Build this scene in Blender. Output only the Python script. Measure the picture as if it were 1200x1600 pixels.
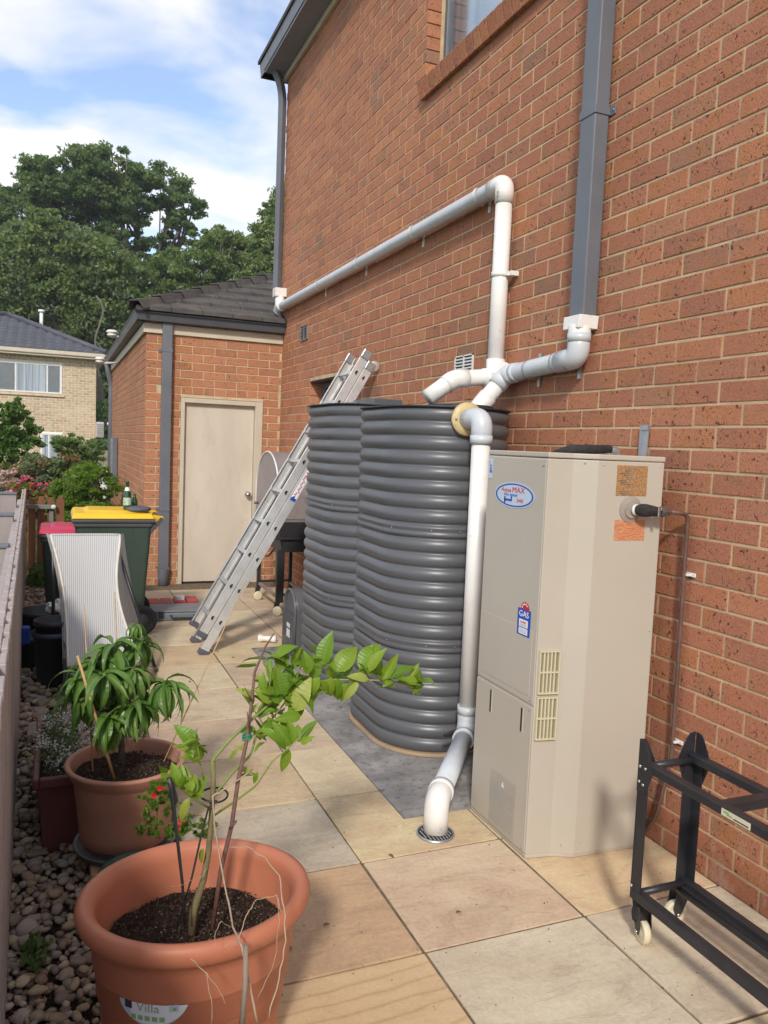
import bpy, math, random
import numpy as np
from mathutils import Vector, Matrix, Euler, noise as mnoise
R = math.radians
rnd = random.Random(7)
scene = bpy.context.scene
for o in list(bpy.data.objects): bpy.data.objects.remove(o)

# ------------------------------------------------------------------ camera
CAM = Vector((0, 0, 1.587)); FPX = 1230.08
yaw, pitch, roll = R(22.58236), R(-4.77989), R(2.38645)
fwd = Vector((math.sin(yaw)*math.cos(pitch), math.cos(yaw)*math.cos(pitch), math.sin(pitch)))
rt = Vector((math.cos(yaw), -math.sin(yaw), 0)); up = rt.cross(fwd)
r2 = rt*math.cos(roll) + up*math.sin(roll); u2 = -rt*math.sin(roll) + up*math.cos(roll)
cam = bpy.data.cameras.new('camera'); camo = bpy.data.objects.new('camera', cam)
scene.collection.objects.link(camo); scene.camera = camo
cam.sensor_fit = 'VERTICAL'; cam.sensor_height = 36; cam.lens = FPX/1600*36
cam.clip_start = .05; cam.clip_end = 500
camo.matrix_world = Matrix(((r2.x, u2.x, -fwd.x, CAM.x), (r2.y, u2.y, -fwd.y, CAM.y), (r2.z, u2.z, -fwd.z, CAM.z), (0, 0, 0, 1)))
def at(px, py, Y):                       # a measured point of the photograph at its real depth
    r = fwd + (px-600)/FPX*r2 - (py-800)/FPX*u2
    return CAM + r*(Y/r.y)
def visible(p, m=0.06):
    d = Vector(p)-CAM; z = d.dot(fwd)
    if z < .2: return 0
    x = 600+FPX*d.dot(r2)/z; y = 800-FPX*d.dot(u2)/z
    return 1/z if -80 < x < 1280 and -80 < y < 1680 else 0

# ------------------------------------------------------------------ sky, sun, exposure
SUN = Vector((-.46, -.92, .72)).normalized()
elev = math.asin(SUN.z); azim = math.atan2(SUN.x, SUN.y)
world = bpy.data.worlds.new('World'); scene.world = world; world.use_nodes = True
wn = world.node_tree; wn.nodes.clear()
def nd(nt, kind, ins=None, **at_):
    n = nt.nodes.new(kind)
    for k, v in at_.items(): setattr(n, k, v)
    for k, v in (ins or {}).items():
        s = n.inputs[k]
        if isinstance(v, bpy.types.NodeSocket): nt.links.new(v, s)
        else: s.default_value = v
    return n
def mixc(nt, f, a, b, blend='MIX'):
    n = nd(nt, 'ShaderNodeMix', data_type='RGBA', blend_type=blend)
    for i, v in ((0, f), (6, a), (7, b)):
        if isinstance(v, bpy.types.NodeSocket): nt.links.new(v, n.inputs[i])
        else: n.inputs[i].default_value = v if i == 0 else (*v[:3], 1)
    return n.outputs[2]
def ramp(nt, fac, stops, interp='LINEAR'):
    n = nd(nt, 'ShaderNodeValToRGB', {0: fac}); cr = n.color_ramp; cr.interpolation = interp
    while len(cr.elements) < len(stops): cr.elements.new(.5)
    for e, (p, c) in zip(cr.elements, stops):
        e.position = p; e.color = (*c[:3], 1) if hasattr(c, '__len__') else (c, c, c, 1)
    return n.outputs[0]
def maths(nt, op, a, b=0., c=None):
    n = nd(nt, 'ShaderNodeMath', {0: a, 1: b}, operation=op)
    if c is not None: n.inputs[2].default_value = c
    return n.outputs[0]
sky = nd(wn, 'ShaderNodeTexSky', sky_type='NISHITA', sun_disc=False, sun_elevation=elev, sun_rotation=azim, air_density=1.0, dust_density=.6, ozone_density=1.6)
tc = nd(wn, 'ShaderNodeTexCoord')
sp = nd(wn, 'ShaderNodeSeparateXYZ', {0: tc.outputs['Generated']})
zz = maths(wn, 'MAXIMUM', maths(wn, 'ADD', sp.outputs[2], .18), .05)
cv = nd(wn, 'ShaderNodeCombineXYZ', {0: maths(wn, 'DIVIDE', sp.outputs[0], zz), 1: maths(wn, 'DIVIDE', sp.outputs[1], zz), 2: 11.4})
n1 = nd(wn, 'ShaderNodeTexNoise', {'Vector': cv.outputs[0], 'Scale': 2.7, 'Detail': 8, 'Roughness': .5, 'Distortion': .3})
n2 = nd(wn, 'ShaderNodeTexNoise', {'Vector': cv.outputs[0], 'Scale': .8, 'Detail': 3, 'Roughness': .5})
cs = maths(wn, 'ADD', maths(wn, 'MULTIPLY', n1.outputs[0], .7), maths(wn, 'MULTIPLY', n2.outputs[0], .3))
cmask = ramp(wn, cs, [(.40, 0.16), (.48, .58), (.56, 1.0)])
hz = ramp(wn, sp.outputs[2], [(0.0, .5), (.16, 0.0)])
cmask = maths(wn, 'MAXIMUM', cmask, hz)
skyc = nd(wn, 'ShaderNodeVectorMath', {0: sky.outputs[0], 1: (1.12, 1.25, 1.38)}, operation='MULTIPLY').outputs[0]
col = mixc(wn, cmask, skyc, (6.3, 6.32, 6.5))
bg = nd(wn, 'ShaderNodeBackground', {'Color': col, 'Strength': .142})
wo = nd(wn, 'ShaderNodeOutputWorld', {0: bg.outputs[0]})
sun = bpy.data.lights.new('sun', 'SUN'); sun.energy = 2.6; sun.angle = R(6); sun.color = (1, .93, .83)
so = bpy.data.objects.new('sun', sun); scene.collection.objects.link(so)
so.rotation_euler = SUN.to_track_quat('Z', 'Y').to_euler(); so.location = (-4, -8, 8)
vs = scene.view_settings; vs.view_transform = 'Standard'; vs.look = 'None'; vs.gamma = 1; vs.use_curve_mapping = False
vs.exposure = 0.25

# ------------------------------------------------------------------ mesh helpers
COL = scene.collection
ROOT = {}
class MB:
    def __init__(s): s.v = []; s.f = []; s.sm = []
    def add(s, vs_, fs, smooth=False):
        n = len(s.v); s.v += [tuple(v) for v in vs_]; s.f += [tuple(i+n for i in f) for f in fs]; s.sm += [smooth]*len(fs); return s
    def box(s, a, b):
        x0, y0, z0 = a; x1, y1, z1 = b
        return s.add([(x0,y0,z0),(x1,y0,z0),(x1,y1,z0),(x0,y1,z0),(x0,y0,z1),(x1,y0,z1),(x1,y1,z1),(x0,y1,z1)],
                     [(0,3,2,1),(4,5,6,7),(0,1,5,4),(1,2,6,5),(2,3,7,6),(3,0,4,7)])
    def hexa(s, bot, top):                # four bottom and four top corners
        return s.add(list(bot)+list(top), [(0,3,2,1),(4,5,6,7),(0,1,5,4),(1,2,6,5),(2,3,7,6),(3,0,4,7)])
    def bar(s, p, q, w, h, up_=(0,0,1)):  # beam from p to q, w across, h along up
        p, q = Vector(p), Vector(q); d = (q-p).normalized(); u = Vector(up_); u = (u-d*u.dot(d)).normalized(); l = d.cross(u)
        c = [l*a*w/2+u*b*h/2 for a, b in ((-1,-1),(1,-1),(1,1),(-1,1))]
        return s.hexa([p+k for k in c], [q+k for k in c])
    def prism(s, poly, vec):
        n = len(poly); vec = Vector(vec); a = [Vector(p) for p in poly]; b = [p+vec for p in a]
        nrm = Vector((0,0,0))
        for i in range(n): nrm += a[i].cross(a[(i+1) % n])
        fl = nrm.dot(vec) > 0
        fs = [tuple(range(n))[::-1], tuple(range(n, 2*n))] + [(i, (i+1) % n, (i+1) % n+n, i+n) for i in range(n)]
        if not fl: fs = [f[::-1] for f in fs]
        return s.add(a+b, fs)
    def tube(s, pts, r, n=14, caps=True, smooth=True):
        pts = [Vector(p) for p in pts]; rs = r if isinstance(r, (list, tuple)) else [r]*len(pts)
        t = (pts[1]-pts[0]).normalized(); a = Vector((0,0,1)) if abs(t.z) < .9 else Vector((1,0,0)); u = (a-t*a.dot(t)).normalized()
        vv = []
        for i, p in enumerate(pts):
            t2 = ((pts[min(i+1, len(pts)-1)]-pts[max(i-1, 0)])).normalized()
            u = (u-t2*u.dot(t2)).normalized(); w = t2.cross(u)
            for k in range(n):
                an = 2*math.pi*k/n; vv.append(p+(u*math.cos(an)+w*math.sin(an))*rs[i])
        fs = [(i*n+k, i*n+(k+1) % n, (i+1)*n+(k+1) % n, (i+1)*n+k) for i in range(len(pts)-1) for k in range(n)]
        s.add(vv, fs, smooth)
        if caps:
            b = len(s.v)-len(vv)
            s.f += [tuple(b+k for k in range(n))[::-1], tuple(b+(len(pts)-1)*n+k for k in range(n))]; s.sm += [False]*2
        return s
    def lathe(s, prof, c, n=48, smooth=True, axis=None):
        c = Vector(c); vv = []
        Z = Vector(axis).normalized() if axis else Vector((0,0,1))
        X = Z.orthogonal().normalized() if axis else Vector((1,0,0)); Y = Z.cross(X)
        for r, z in prof:
            for k in range(n):
                a = 2*math.pi*k/n; vv.append(c+(X*math.cos(a)+Y*math.sin(a))*r+Z*z)
        m = len(prof)
        return s.add(vv, [(i*n+k, i*n+(k+1) % n, (i+1)*n+(k+1) % n, (i+1)*n+k) for i in range(m-1) for k in range(n)], smooth)
    def mesh(s, name, off=(0,0,0)):
        me = bpy.data.meshes.new(name); o = Vector(off)
        me.from_pydata([(x-o.x, y-o.y, z-o.z) for x, y, z in s.v], [], s.f)
        if any(s.sm): me.polygons.foreach_set('use_smooth', s.sm)
        me.update(); return me
def fillet(pts, r, n=6):
    pts = [Vector(p) for p in pts]; out = [pts[0]]
    for a, b, c in zip(pts, pts[1:], pts[2:]):
        d1 = (a-b); d2 = (c-b); k = min(r, d1.length*.49, d2.length*.49); p = b+d1.normalized()*k; q = b+d2.normalized()*k
        for i in range(n+1):
            t = i/n; out.append(p*(1-t)**2+b*2*t*(1-t)+q*t*t)
    return out+[pts[-1]]
def tag(o, label=None, cat=None, group=None, kind=None):
    for k, v in (('label', label), ('category', cat), ('group', group), ('kind', kind)):
        if v: o[k] = v
    return o
def thing(name, label, cat, loc=(0,0,0), group=None):
    o = bpy.data.objects.new(name, None); COL.objects.link(o); o.location = loc; o.empty_display_size = .1
    ROOT[o.name] = Vector(loc); return tag(o, label, cat, group)
def obj(name, mb, m, parent=None, bevel=0, label=None, kind=None, loc=None, seg=2):
    off = ROOT[parent.name] if parent else Vector(loc or (0,0,0))
    me = mb.mesh(name, off) if isinstance(mb, MB) else mb
    me.materials.append(m)
    o = bpy.data.objects.new(name, me); COL.objects.link(o)
    if parent: o.parent = parent
    else: o.location = off
    ROOT[o.name] = off
    if bevel:
        b = o.modifiers.new('bevel', 'BEVEL'); b.width = bevel; b.segments = seg; b.limit_method = 'ANGLE'; b.angle_limit = R(35); b.harden_normals = False
    return tag(o, label, kind=kind)
def solo(name, mb, m, label, cat, loc, group=None, bevel=0):
    return tag(obj(name, mb, m, loc=loc, bevel=bevel), label, cat, group)
def struct(name, mb, m, parent=None): return tag(obj(name, mb, m, parent), kind='structure')
def place(name, me, parent, p, rot=None, sc=None, color=None):     # one more piece that shares a mesh
    o = bpy.data.objects.new(name, me); COL.objects.link(o); o.parent = parent
    o.location = Vector(p)-ROOT[parent.name]
    if rot is not None:
        if isinstance(rot, (Matrix,)): o.rotation_euler = rot.to_euler()
        else: o.rotation_euler = rot
    if sc is not None: o.scale = sc
    if color: o.color = (*color, 1)
    return o
def text(name, s, size, m, parent, p, xdir, ydir, ext=.0004, sx=1, bend=None, align='CENTER'):
    cu = bpy.data.curves.new('text', 'FONT'); cu.body = s; cu.size = size; cu.extrude = ext; cu.align_x = align; cu.align_y = 'CENTER'; cu.resolution_u = 3
    t = bpy.data.objects.new('t', cu); COL.objects.link(t); bpy.context.view_layer.update()
    dg = bpy.context.evaluated_depsgraph_get(); me = bpy.data.meshes.new_from_object(t.evaluated_get(dg)); bpy.data.objects.remove(t)
    X = Vector(xdir).normalized(); Y = Vector(ydir).normalized(); Z = X.cross(Y); off = ROOT[parent.name]; P = Vector(p)
    for v in me.vertices:
        q = bend(v.co) if bend else P+X*v.co.x*sx+Y*v.co.y+Z*v.co.z
        v.co = q-off
    me.name = name; me.materials.clear()
    return obj(name, me, m, parent)

# ------------------------------------------------------------------ materials
def base(name, color=(.5,.5,.5), rough=.6, metal=0, spec=.5):
    m = bpy.data.materials.new(name); m.use_nodes = True; nt = m.node_tree; b = nt.nodes['Principled BSDF']
    b.inputs['Base Color'].default_value = (*color, 1); b.inputs['Roughness'].default_value = rough; b.inputs['Metallic'].default_value = metal
    b.inputs['Specular IOR Level'].default_value = spec
    return m, nt, b
def bump(nt, b, h, strength=.3, dist=.01):
    n = nd(nt, 'ShaderNodeBump', {'Height': h, 'Strength': strength, 'Distance': dist}); nt.links.new(n.outputs[0], b.inputs['Normal'])
def coords(nt, out='Object', scale=None, offset_random=False):
    t = nd(nt, 'ShaderNodeTexCoord').outputs[out]
    if offset_random:
        oi = nd(nt, 'ShaderNodeObjectInfo'); v = nd(nt, 'ShaderNodeVectorMath', {0: oi.outputs['Random'], 1: (37, 53, 71)}, operation='MULTIPLY')
        t = nd(nt, 'ShaderNodeVectorMath', {0: t, 1: v.outputs[0]}, operation='ADD').outputs[0]
    if scale: t = nd(nt, 'ShaderNodeMapping', {0: t, 'Scale': scale}).outputs[0]
    return t
def geo(nt): return nd(nt, 'ShaderNodeNewGeometry').outputs['Position']
def noise(nt, vec, scale, detail=4, rough=.55, dist=0):
    return nd(nt, 'ShaderNodeTexNoise', {'Vector': vec, 'Scale': scale, 'Detail': detail, 'Roughness': rough, 'Distortion': dist}).outputs[0]
def worn(name, c1, c2, rough=.6, scale=6, metal=0, bscale=60, bstr=.1, lo=.35, hi=.65, spec=.5, dirt=None, stretch=None, rvar=.1):
    """plain painted / moulded material with slow colour drift, fine relief and optional dirt"""
    m, nt, b = base(name, c1, rough, metal, spec); g = geo(nt)
    if stretch: g = nd(nt, 'ShaderNodeMapping', {0: g, 'Scale': stretch}).outputs[0]
    f = ramp(nt, noise(nt, g, scale, 6, .6), [(lo, 0), (hi, 1)])
    c = mixc(nt, f, c1, c2)
    if dirt:
        d = ramp(nt, noise(nt, g, dirt[1], 8, .7), [(dirt[2], 0), (dirt[2]+.12, 1)]); c = mixc(nt, maths(nt, 'MULTIPLY', d, dirt[3]), c, dirt[0])
    nt.links.new(c, b.inputs['Base Color'])
    rr = maths(nt, 'ADD', maths(nt, 'MULTIPLY', noise(nt, g, scale*3, 4), rvar*2), rough-rvar); nt.links.new(rr, b.inputs['Roughness'])
    if bstr: bump(nt, b, noise(nt, g, bscale, 5, .6), bstr, .004)
    return m
def brick_mat(name, stops, speck=1.0):
    m, nt, b = base(name, rough=.85, spec=.25); g = geo(nt)
    oi = nd(nt, 'ShaderNodeObjectInfo').outputs['Random']; isl = nd(nt, 'ShaderNodeNewGeometry').outputs['Random Per Island']
    r = maths(nt, 'FRACT', maths(nt, 'ADD', maths(nt, 'MULTIPLY', oi, 7.31), maths(nt, 'MULTIPLY', isl, 3.77)))
    v = nd(nt, 'ShaderNodeCombineXYZ', {0: maths(nt, 'MULTIPLY', r, 31.), 1: maths(nt, 'MULTIPLY', r, 17.), 2: maths(nt, 'MULTIPLY', r, 7.)})
    gv = nd(nt, 'ShaderNodeVectorMath', {0: g, 1: v.outputs[0]}, operation='ADD').outputs[0]
    c = ramp(nt, r, stops)
    patch = ramp(nt, noise(nt, gv, 7, 3, .5), [(.52, 0), (.66, 1)])
    c = mixc(nt, maths(nt, 'MULTIPLY', patch, .55), c, (.40, .17, .066))
    patch2 = ramp(nt, noise(nt, gv, 6.3, 2, .5, .5), [(.62, 0), (.70, 1)])
    c = mixc(nt, maths(nt, 'MULTIPLY', patch2, .45), c, (.25, .15, .09))
    c = mixc(nt, .5, c, ramp(nt, noise(nt, gv, 120, 3, .7), [(.3, (.37,.37,.37)), (.7, (.70,.70,.70))]), 'OVERLAY')
    sp1 = ramp(nt, noise(nt, gv, 55, 2, .45), [(.64, 0), (.69, 1)])
    sp2 = ramp(nt, noise(nt, gv, 150, 1, .4), [(.66, 0), (.70, 1)])
    msk = ramp(nt, noise(nt, gv, 9, 2), [(.36, .25), (.54, 1)])
    sk = maths(nt, 'MULTIPLY', maths(nt, 'MAXIMUM', sp1, sp2), msk)
    c = mixc(nt, maths(nt, 'MULTIPLY', sk, .85*speck), c, (.055, .028, .024))
    gzv = nd(nt, 'ShaderNodeSeparateXYZ', {0: g}).outputs[2]; low = ramp(nt, gzv, [(.0, 1), (.55, 0)]); ef = ramp(nt, noise(nt, nd(nt, 'ShaderNodeMapping', {0: g, 'Scale': (1,1,.45)}).outputs[0], 9, 6, .65), [(.52, 0), (.66, 1)]); c = mixc(nt, maths(nt, 'MULTIPLY', maths(nt, 'MULTIPLY', ef, low), .4), c, (.60,.50,.42))
    lt = ramp(nt, noise(nt, gv, 210, 1, .4), [(.70, 0), (.73, 1)]); c = mixc(nt, maths(nt, 'MULTIPLY', lt, .5), c, (.6, .5, .4))
    big = noise(nt, g, .55, 3, .5); c = mixc(nt, .35, c, ramp(nt, big, [(.3, (.38,.38,.38)), (.7, (.62,.62,.62))]), 'OVERLAY')
    nt.links.new(c, b.inputs['Base Color'])
    h = maths(nt, 'SUBTRACT', noise(nt, gv, 90, 5, .65), maths(nt, 'MULTIPLY', sk, .8)); bump(nt, b, h, .55, .004)
    return m
def leaf_mat(name, cols, rough=.45, trans=.35, rib=False):
    m, nt, b = base(name, rough=rough, spec=.4)
    oi = nd(nt, 'ShaderNodeObjectInfo').outputs['Random']; isl = nd(nt, 'ShaderNodeNewGeometry').outputs['Random Per Island']
    r = maths(nt, 'FRACT', maths(nt, 'ADD', maths(nt, 'MULTIPLY', oi, 5.31), maths(nt, 'MULTIPLY', isl, 3.77)))
    n = len(cols); c = ramp(nt, r, [(i/max(1, n-1), k) for i, k in enumerate(cols)])
    g = geo(nt); c = mixc(nt, .35, c, ramp(nt, noise(nt, g, 14 if rib else .8, 3), [(.3, (.3,.3,.3)), (.7, (.7,.7,.7))]), 'OVERLAY')
    if rib:
        t = coords(nt); s = nd(nt, 'ShaderNodeSeparateXYZ', {0: t}).outputs[1]
        mid = ramp(nt, maths(nt, 'ABSOLUTE', s), [(0, 1), (.03, 0)]); c = mixc(nt, maths(nt, 'MULTIPLY', mid, .4), c, (.25, .36, .08))
        wv = nd(nt, 'ShaderNodeTexWave', {'Vector': t, 'Scale': 3.4, 'Distortion': .6}, bands_direction='X').outputs[1]
        bump(nt, b, wv, .10, .008)
    nt.links.new(c, b.inputs['Base Color'])
    tr = nd(nt, 'ShaderNodeBsdfTranslucent', {'Color': mixc(nt, .5, c, (.16, .3, .02))})
    mx = nd(nt, 'ShaderNodeMixShader', {0: trans, 1: b.outputs[0], 2: tr.outputs[0]})
    nt.links.new(mx.outputs[0], nt.nodes['Material Output'].inputs[0]); return m

M = {}
M['brick'] = brick_mat('house brick', [(0, (.33,.142,.088)), (.2, (.42,.170,.094)), (.4, (.365,.150,.092)), (.6, (.455,.188,.094)), (.75, (.385,.168,.104)), (.88, (.44,.182,.098)), (.95, (.29,.15,.098)), (1, (.49,.215,.11))])
M['gbrick'] = brick_mat('garage brick', [(0, (.37,.160,.088)), (.4, (.42,.185,.10)), (.7, (.45,.20,.11)), (.9, (.36,.155,.09)), (1, (.48,.23,.125))])
M['nbrick'] = brick_mat('cream brick', [(0, (.50,.38,.25)), (.5, (.56,.44,.30)), (1, (.44,.33,.22))], .3)
M['mortar'] = worn('mortar', (.62,.48,.30), (.46,.35,.22), .95, 9, bscale=220, bstr=.5, spec=.1)
M['nmortar'] = worn('pale mortar', (.82,.76,.62), (.75,.69,.56), .95, 9, spec=.1)
M['pvc'] = worn('white pvc', (.82,.80,.77), (.74,.72,.68), .34, 5, bstr=.04, dirt=((.30,.26,.22), 14, .60, .35), rvar=.08)
M['pvcgrey'] = worn('grey pvc', (.60,.63,.65), (.53,.56,.59), .36, 7, bstr=.03, dirt=((.3,.3,.3), 16, .62, .3))
M['dp'] = worn('slate painted steel', (.145,.155,.178), (.12,.128,.148), .42, 3, bstr=.03, spec=.5)
M['dpback'] = worn('slate gutter', (.085,.09,.105), (.07,.075,.09), .45, 3, bstr=.03)
M['fascia'] = worn('cream painted timber', (.60,.52,.40), (.52,.45,.34), .6, 3, bstr=.15, stretch=(1,1,6))
M['soffit'] = worn('slate soffit', (.26,.28,.34), (.22,.24,.30), .7, 2)
M['rooftile'] = worn('weathered roof tile', (.060,.055,.054), (.105,.094,.086), .8, 5, bscale=70, bstr=.5, dirt=((.22,.2,.17), 12, .58, .5), spec=.3)
M['nroof'] = worn('blue grey roof tile', (.06,.062,.078), (.08,.082,.098), .6, 2, bstr=.2)
M['door'] = worn('blotchy beige door paint', (.62,.545,.445), (.54,.475,.385), .62, 3.2, bscale=30, bstr=.1, dirt=((.45,.38,.29), 5, .56, .4), stretch=(1,1,.35), spec=.3)
M['frame'] = worn('beige door frame', (.56,.49,.38), (.5,.43,.33), .55, 3)
M['heater'] = worn('beige powdercoat', (.48,.435,.362), (.45,.41,.342), .42, 2, bscale=300, bstr=.05, spec=.4, rvar=.05)
M['vent'] = worn('cream vent plastic', (.60,.54,.38), (.55,.49,.34), .5, 6)
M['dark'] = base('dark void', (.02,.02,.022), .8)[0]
M['black'] = worn('black powdercoat', (.020,.021,.025), (.03,.03,.035), .42, 8, bscale=200, bstr=.08)
M['blackplastic'] = worn('black plastic', (.018,.019,.021), (.03,.03,.033), .45, 8)
M['foam'] = worn('black pipe foam', (.018,.017,.018), (.035,.032,.033), .9, 40, bscale=120, bstr=.8)
M['tank'] = worn('charcoal steel sheet', (.092,.096,.106), (.112,.115,.124), .36, 1.2, bscale=14, bstr=.02, dirt=((.16,.15,.14), 20, .64, .3), rvar=.07)
M['tankbase'] = worn('tan base strip', (.42,.30,.19), (.34,.25,.17), .8, 8)
M['concrete'] = worn('damp concrete', (.16,.15,.145), (.42,.395,.37), .9, 4.2, bscale=90, bstr=.6, lo=.3, hi=.72, dirt=((.09,.08,.085), 22, .52, .6), spec=.2)
M['grout'] = worn('sandy grout', (.22,.165,.11), (.12,.095,.07), .95, 20, bscale=160, bstr=.7, spec=.1)
M['alu'] = worn('weathered aluminium', (.66,.65,.64), (.54,.54,.53), .42, 9, metal=.45, bscale=40, bstr=.08, dirt=((.35,.33,.3), 24, .58, .5), rvar=.12)
M['zinc'] = worn('galvanised strap', (.5,.53,.56), (.4,.42,.45), .4, 20, metal=.8)
M['steel'] = base('bright steel', (.6,.6,.58), .25, 1)[0]
M['cup'] = worn('blue grey rubber', (.10,.10,.13), (.07,.07,.09), .7, 20)
M['terracotta'] = worn('terracotta plastic', (.50,.185,.105), (.45,.160,.09), .48, 4, bscale=150, bstr=.06, spec=.35, dirt=((.30,.16,.10), 9, .6, .35))
M['terracotta2'] = worn('faded terracotta plastic', (.50,.26,.185), (.42,.20,.14), .6, 5, bscale=150, bstr=.08, spec=.3, dirt=((.45,.32,.25), 9, .56, .4))
M['burgundy'] = worn('burgundy plastic', (.13,.035,.03), (.17,.05,.045), .5, 5)
M['green'] = worn('bottle green plastic', (.022,.075,.045), (.03,.095,.06), .5, 6)
M['bin'] = worn('dark green bin plastic', (.028,.048,.034), (.036,.06,.043), .5, 3, bscale=200, bstr=.06)
M['bingrey'] = worn('bin rim plastic', (.05,.055,.055), (.065,.07,.07), .55, 4)
M['yellow'] = worn('yellow lid plastic', (.80,.50,.012), (.72,.43,.01), .42, 4)
M['red'] = worn('red lid plastic', (.55,.025,.09), (.46,.02,.07), .35, 4)
M['rubber'] = worn('tyre rubber', (.02,.02,.022), (.035,.035,.037), .8, 10)
M['cream'] = worn('cream nylon wheel', (.70,.64,.46), (.62,.56,.4), .5, 12)
M['whiteplastic'] = worn('white plastic', (.74,.72,.68), (.66,.64,.6), .45, 8)
M['copper'] = worn('brown pipe', (.10,.055,.045), (.15,.085,.07), .5, 20, dirt=((.3,.27,.24), 30, .6, .4))
M['toolgrey'] = worn('blue grey plastic', (.17,.19,.21), (.14,.155,.175), .5, 6)
M['toolred'] = worn('red plastic', (.42,.03,.03), (.36,.03,.03), .45, 6)
M['bamboo'] = worn('bamboo cane', (.52,.34,.15), (.42,.27,.12), .55, 30)
M['wood'] = worn('pale timber', (.48,.34,.19), (.38,.26,.14), .8, 8, stretch=(1,8,8))
M['oldwood'] = worn('old grey timber', (.22,.17,.13), (.32,.26,.2), .9, 10, bscale=60, bstr=.5)
M['brownpaling'] = worn('brown timber paling', (.17,.065,.030), (.22,.09,.04), .8, 6, bscale=80, bstr=.4, stretch=(4,4,1))
M['fencerail'] = worn('grey green steel', (.20,.21,.20), (.16,.17,.165), .5, 6)
M['paling'] = worn('painted grey brown fence', (.44,.385,.37), (.36,.31,.30), .75, 5, bscale=110, bstr=.35, stretch=(3,3,.8), dirt=((.15,.12,.11), 14, .58, .4), spec=.25)
M['palingtop'] = worn('grey brown fence post', (.34,.29,.275), (.28,.24,.23), .75, 6)  # post colour, a tone darker than the palings
M['bark'] = worn('grey bark', (.15,.12,.09), (.09,.07,.055), .9, 14, bscale=40, bstr=.7)
M['stem'] = worn('olive brown stem', (.20,.17,.075), (.15,.12,.06), .7, 40, bscale=200, bstr=.5)
M['twig'] = worn('purple brown twig', (.12,.055,.045), (.17,.085,.065), .7, 60)
M['dry'] = worn('bleached dry stem', (.46,.37,.28), (.38,.28,.18), .8, 60)
M['greentwig'] = worn('green twig', (.17,.23,.05), (.22,.24,.06), .6, 40)
M['blue'] = base('blue print', (.015,.07,.42), .4)[0]
M['paleblue'] = base('pale blue print', (.50,.58,.68), .45)[0]
M['printred'] = base('red print', (.50,.02,.03), .45)[0]
M['printwhite'] = base('white print', (.75,.77,.80), .45)[0]
M['printgrey'] = base('grey print', (.36,.34,.32), .5)[0]
M['printdark'] = base('dark print', (.035,.03,.06), .5)[0]
M['printgreen'] = base('green print', (.25,.45,.2), .5)[0]
M['bluep'] = base('blue plastic', (.012,.05,.36), .45)[0]
M['glassgreen'] = base('green bottle glass', (.008,.06,.012), .12, 0, .8)[0]
M['curtain'] = worn('pale curtain', (.86,.88,.90), (.52,.54,.56), .9, 3, stretch=(6,6,.05), lo=.42, hi=.58)  # shade of the folds painted as vertical stripes on flat cloth
M['screen'] = worn('grey fly screen', (.42,.42,.41), (.36,.36,.36), .9, 5)
M['leafdark'] = leaf_mat('dark eucalypt leaves', [(.105,.170,.060), (.135,.205,.068), (.160,.225,.080), (.115,.172,.068)], .5, .45)
M['leafmid'] = leaf_mat('mid green leaves', [(.125,.195,.055), (.165,.235,.062), (.19,.25,.075), (.135,.195,.062)], .5, .45)
M['leaflight'] = leaf_mat('light green leaves', [(.17,.24,.07), (.21,.27,.08), (.23,.27,.095)])
M['leaflime'] = leaf_mat('lime fern leaves', [(.13,.24,.022), (.17,.29,.03), (.20,.31,.045)], .5, .45)
M['leafshrub'] = leaf_mat('glossy shrub leaves', [(.07,.15,.03), (.10,.19,.038), (.14,.23,.05)], .35, .4)
M['leafgrey'] = leaf_mat('grey green leaves', [(.12,.165,.075), (.16,.205,.095), (.19,.215,.12)], .5, .4)
M['leafbronze'] = leaf_mat('bronze young leaves', [(.20,.10,.045), (.26,.13,.06), (.13,.13,.03)])
M['leafyellow'] = leaf_mat('yellow green leaves', [(.16,.17,.02), (.22,.20,.03), (.10,.14,.02)])
M['citrusleaf'] = leaf_mat('citrus leaf', [(.11,.22,.014), (.17,.29,.02), (.25,.35,.03), (.14,.25,.016)], .38, .35, True)
M['citruspale'] = leaf_mat('pale citrus leaf', [(.30,.34,.05), (.36,.40,.08)], .45, .3, True)
M['mangoleaf'] = leaf_mat('mango leaf', [(.07,.165,.028), (.09,.195,.032), (.13,.23,.045), (.075,.17,.035)], .36, .25, True)
M['flowerpink'] = leaf_mat('pink petals', [(.60,.04,.12), (.7,.1,.25), (.55,.02,.06)])
M['flowerpale'] = leaf_mat('pale pink petals', [(.62,.38,.36), (.55,.3,.3), (.6,.45,.38)])
M['flowermag'] = leaf_mat('magenta petals', [(.55,.05,.42), (.65,.1,.5)])
M['flowerwhite'] = leaf_mat('white petals', [(.75,.75,.72), (.68,.7,.68)], .6, .2)
M['flowerred'] = leaf_mat('red petals', [(.62,.01,.012), (.7,.02,.03)])
def glass_mat():
    m, nt, b = base('window glass'); g = nd(nt, 'ShaderNodeBsdfGlossy', {'Color': (.9,.95,1,1), 'Roughness': .02})
    t = nd(nt, 'ShaderNodeBsdfTransparent', {'Color': (.95,.97,.98,1)}); f = nd(nt, 'ShaderNodeFresnel', {'IOR': 1.6}).outputs[0]
    mx = nd(nt, 'ShaderNodeMixShader', {0: maths(nt, 'MULTIPLY', f, .75), 1: t.outputs[0], 2: g.outputs[0]})
    nt.links.new(mx.outputs[0], nt.nodes['Material Output'].inputs[0]); return m
M['glass'] = glass_mat()
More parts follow.
